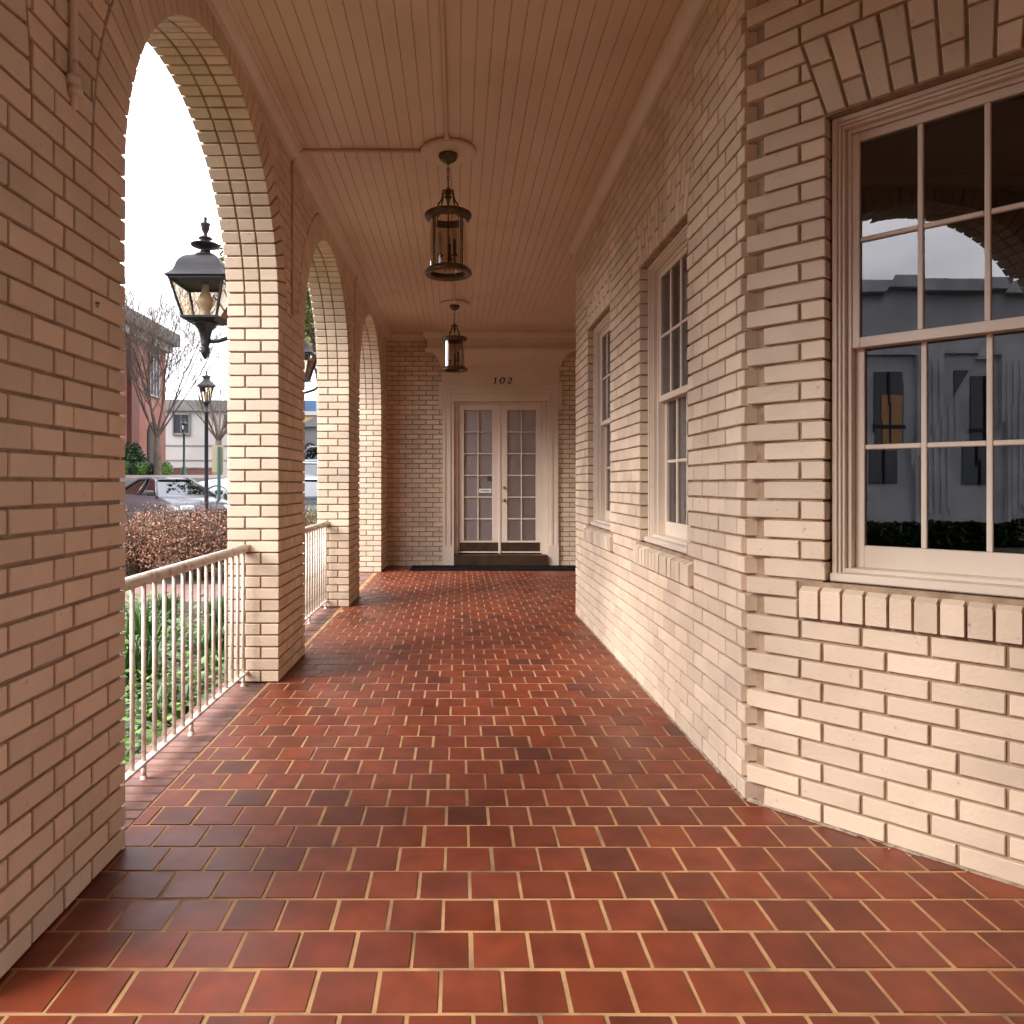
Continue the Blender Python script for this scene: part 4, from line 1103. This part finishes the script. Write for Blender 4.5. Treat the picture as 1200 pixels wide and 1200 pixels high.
for u in (12.3,12.73,13.16,13.6): fb(m, FB, u-.05,u+.05,4.95,7.83,.05,.14)
fb(m, FB, 12.25,13.65,4.85,4.95,.05,.16); m.build('window_frame', M_white, w_)
m = MB(); fb(m, FB, 12.1, 13.7, -.3, 2.6, .0, .06)
vs = [FB(12.9,2.6,.06)]+[FB(12.9+.8*cos(a),2.6+.8*sin(a),.06) for a in [pi*k/12 for k in range(13)]]; m.add(vs, [tuple(range(14))])
m.build('doorway', M_wdark, bb)
wb = thing('white_building', 'long white rendered building with flat grey roof band and dark square windows', 'building', (-20,62,2))
FW = Frame((-31,59,1.9), R(4))
m = MB(); fb(m, FW, -2, 16.6, -1, 5.3, -10, 0); m.build('wall', M_white, wb)
m = MB(); fb(m, FW, -2, 17, 5.3, 6.2, -10.5, .3); m.build('roof_band', M_grey, wb)
for u in (7.6,):
    m = MB(); fb(m, FW, u, u+1.2, 3.5, 5.0, 0, .05); w_ = m.build('window', M_wdark, wb)
    m = MB(); fb(m, FW, u-.10, u, 3.4, 5.1, 0, .12); fb(m, FW, u+1.2, u+1.3, 3.4, 5.1, 0, .12); fb(m, FW, u-.10, u+1.3, 3.3, 3.4, 0, .15); fb(m, FW, u+.57, u+.63, 3.5, 5.0, .05, .1); m.build('window_frame', M_grey, w_)
for u in (11.7,):
    m = MB(); fb(m, FW, u, u+1.0, 3.5, 5.0, 0, .05); m.build('window', M_wdark, wb)
m = MB(); fb(m, FW, -2, 16.6, 2.4, 2.5, 0, .05); fb(m, FW, -2, 16.6, 1.2, 1.28, 0, .05); m.build('string_course', M_grey, wb)
pl = thing('planter_wall', 'low brick planter wall with pale coping in front of the white building', 'planter', (-18,47,g(47)))
m = MB(); m.box((-19.2,47,g(47)-.2),(-16.0,47.4,g(47)+.45)); m.build('wall', M_path, pl)
m = MB(); m.box((-19.3,46.95,g(47)+.45),(-15.9,47.45,g(47)+.53)); m.build('coping', M_walk, pl)
gb_ = thing('grey_building', 'small grey gabled shop building with round dark sign in the second arch', 'building', (-9,44,g(44)))
GY = 44; gz_ = g(GY)
m = MB(); m.box((-9.6,GY,gz_-.5),(-5.2,GY+8,gz_+3.0)); m.build('wall', M_grey, gb_)
m = MB(); m.add([(-9.9,GY-.2,gz_+3.0),(-4.9,GY-.2,gz_+3.0),(-7.4,GY-.2,gz_+4.2),(-9.9,GY+8,gz_+3.0),(-4.9,GY+8,gz_+3.0),(-7.4,GY+8,gz_+4.2)], [(0,1,2),(3,5,4),(0,2,5,3),(2,1,4,5),(0,3,4,1)]); m.build('roof', M_grey, gb_)
m = MB(); m.tube([(-9.0,GY-.12,gz_+1.7),(-9.0,GY,gz_+1.7)], .33, 24); s_ = m.build('sign_disc', M_iron, gb_)
m = MB()
for k in range(5): a = pi/2+2*pi*k/5; m.tube([(-9.0+.05*cos(a),GY-.125,gz_+1.7+.05*sin(a)),(-9.0+.2*cos(a),GY-.125,gz_+1.7+.2*sin(a))], .04, 6)
m.build('sign_emblem', M_white, s_)
m = MB(); m.box((-8.6,GY-.03,gz_-.2),(-7.7,GY,gz_+1.0)); m.build('doorway', M_wdark, gb_)
yb = thing('yellow_building', 'pale yellow building with blue band rising behind the grey shop', 'building', (-14,58,g(58)))
m = MB(); m.box((-13.5,58,1),(-8,66,6.7)); m.build('wall', M_yel, yb)
m = MB(); m.box((-13.8,57.8,6.7),(-7.8,66,7.0)); m.build('coping', M_white, yb)
m = MB(); m.box((-13.4,57.9,7.0),(-11.4,66,7.9)); m.build('roof_box', mat('blue_panel', (.03,.08,.16), .5), yb)
m = MB(); m.box((-11.6,57.95,4.8),(-10.9,58.02,5.6)); m.build('window', M_wdark, yb)
# building mirrored in the chamfer window, across the side street
sb = thing('stone_building', 'grey limestone building with fluted pilasters mirrored in the near window', 'building', (-18,-9,-.3))
m = MB(); m.box((-28,-30,-.5),(-18,2.5,7.0)); m.build('wall', M_stone, sb)
m = MB(); m.box((-28.4,-30.4,7.0),(-17.6,2.9,7.35)); m.box((-28.4,-30.4,5.1),(-17.85,2.7,5.25)); m.build('cornice', M_stone, sb)
y = 1.0; k = 0
while y > -28:
    m = MB(); m.box((-18,y-1.1,0),(-17.82,y,5.1))
    for q in range(5): m.box((-17.82,y-.12-.2*q-.1,.3),(-17.78,y-.12-.2*q,4.9))
    m.build('pilaster', M_stone, sb)
    if k % 3 != 2:
        m = MB(); m.box((-18,y-2.35,1.2),(-17.96,y-1.5,4.6)); w_ = m.build('window', M_wdark, sb)
        m = MB(); m.box((-17.96,y-2.4,2.9),(-17.9,y-1.45,3.0)); m.box((-17.96,y-1.95,1.2),(-17.91,y-1.9,4.6)); m.build('window_frame', M_iron, w_)
        if k == 3:
            m = MB(); m.box((-17.97,y-2.3,2.2),(-17.93,y-1.7,3.9)); m.build('window_blind', mat('orange_blind', (.40,.20,.08), .7), sb)
    else:
        m = MB(); m.box((-18,y-2.2,.9),(-17.96,y-1.6,1.9)); m.build('window', M_wdark, sb)
    y -= 2.7; k += 1
for i, (yy, l) in enumerate(((-4,'first clipped hedge block along the side street near the limestone building'),(-8,'second clipped hedge block along the limestone building'),(-12,'last clipped hedge block along the limestone building'))):
    t = thing('hedge', l, 'hedge', (-13,yy,-.3), 0, 'hedges in front of the limestone building'); m = MB()
    for _ in range(2500):
        p = Vector((rnd(-.5,.5), rnd(-2,2), rnd(0,.60))); u = Vector((rnd(-1,1),rnd(-1,1),rnd(-1,1))).normalized()*.09; v = u.orthogonal()*.5; m.add([p-u,p+v,p+u,p-v], [(0,1,2,3)])
    local('foliage', m, M_ldark, t)
def conifer(x, y, H, w, label):
    t = thing('conifer', label, 'tree', (x,y,g(y))); m = MB()
    for _ in range(6000):
        z = rnd(.02,1); r = w*(1-z)**.6*rnd(.5,1)+.03; a = rnd(0,2*pi); p = Vector((r*cos(a),r*sin(a),z*H)); u = Vector((cos(a),sin(a),rnd(-.2,.8))).normalized()*.16; v = Vector((-sin(a),cos(a),0))*.05
        m.add([p-u*.4,p+v,p+u,p-v], [(0,1,2,3)])
    local('crown', m, M_ldark, t); m = MB(); m.tube([(0,0,0),(0,0,H*.6)], [.1,.03], 8); local('trunk', m, M_bark, t)
conifer(-6.0,-4.6,3.9,.55,'slim dark conifer beside the porch, mirrored in the near window')

# ------------------------------------------------------------------ world, sun, camera
w = bpy.data.worlds.new('World'); S.world = w; w.use_nodes = True; nt = w.node_tree
bg = nt.nodes['Background']
sky = nt.nodes.new('ShaderNodeTexSky'); sky.sky_type = 'NISHITA'; sky.sun_disc = False
SUN_EL, SUN_AZ = 34, 240      # azimuth clockwise from +Y: behind-left
sky.sun_elevation = R(SUN_EL); sky.sun_rotation = R(SUN_AZ); sky.dust_density = 2
tc = nt.nodes.new('ShaderNodeTexCoord'); mp = nt.nodes.new('ShaderNodeMapping'); mp.inputs['Scale'].default_value = (1,1,3.2)
n1 = nt.nodes.new('ShaderNodeTexNoise'); n1.inputs['Scale'].default_value = 2.6; n1.inputs['Detail'].default_value = 7; n1.inputs['Roughness'].default_value = .55
nt.links.new(tc.outputs['Generated'], mp.inputs['Vector']); nt.links.new(mp.outputs['Vector'], n1.inputs['Vector'])
cr = nt.nodes.new('ShaderNodeValToRGB'); cr.color_ramp.elements[0].position = .36; cr.color_ramp.elements[0].color = (6.2,6.4,7.1,1)
cr.color_ramp.elements[1].position = .62; cr.color_ramp.elements[1].color = (10.5,10.5,10.8,1)
nt.links.new(n1.outputs['Fac'], cr.inputs['Fac'])
mx = nt.nodes.new('ShaderNodeMix'); mx.data_type = 'RGBA'; mx.inputs['Factor'].default_value = .88
nt.links.new(sky.outputs['Color'], mx.inputs['A']); nt.links.new(cr.outputs['Color'], mx.inputs['B']); nt.links.new(mx.outputs['Result'], bg.inputs['Color'])
bg.inputs['Strength'].default_value = .125
sl = bpy.data.lights.new('sun', 'SUN'); sl.energy = 1.15; sl.angle = R(30); sl.color = (1,.95,.88)
so = bpy.data.objects.new('sun', sl); COL.objects.link(so)
az = R(SUN_AZ); el = R(SUN_EL); dirv = Vector((sin(az)*cos(el), cos(az)*cos(el), sin(el)))
so.rotation_euler = dirv.to_track_quat('Z','Y').to_euler(); so.location = (-20,-20,30)

cam = bpy.data.cameras.new('camera'); co = bpy.data.objects.new('camera', cam); COL.objects.link(co)
co.location = (0,0,1.2); co.rotation_euler = (R(90),0,0)
cam.sensor_width = 36; cam.lens = 36*847/1200; cam.shift_x = 63/1200; cam.shift_y = -33/1200
cam.clip_start = .02; cam.clip_end = 1500
S.camera = co
S.view_settings.view_transform = 'Standard'; S.view_settings.look = 'None'; S.view_settings.gamma = 1; S.view_settings.exposure = 2.08
S.render.engine = 'CYCLES'
S.cycles.max_bounces = 10; S.cycles.diffuse_bounces = 6; S.cycles.glossy_bounces = 5; S.cycles.transparent_max_bounces = 12; S.cycles.caustics_reflective = False; S.cycles.caustics_refractive = False
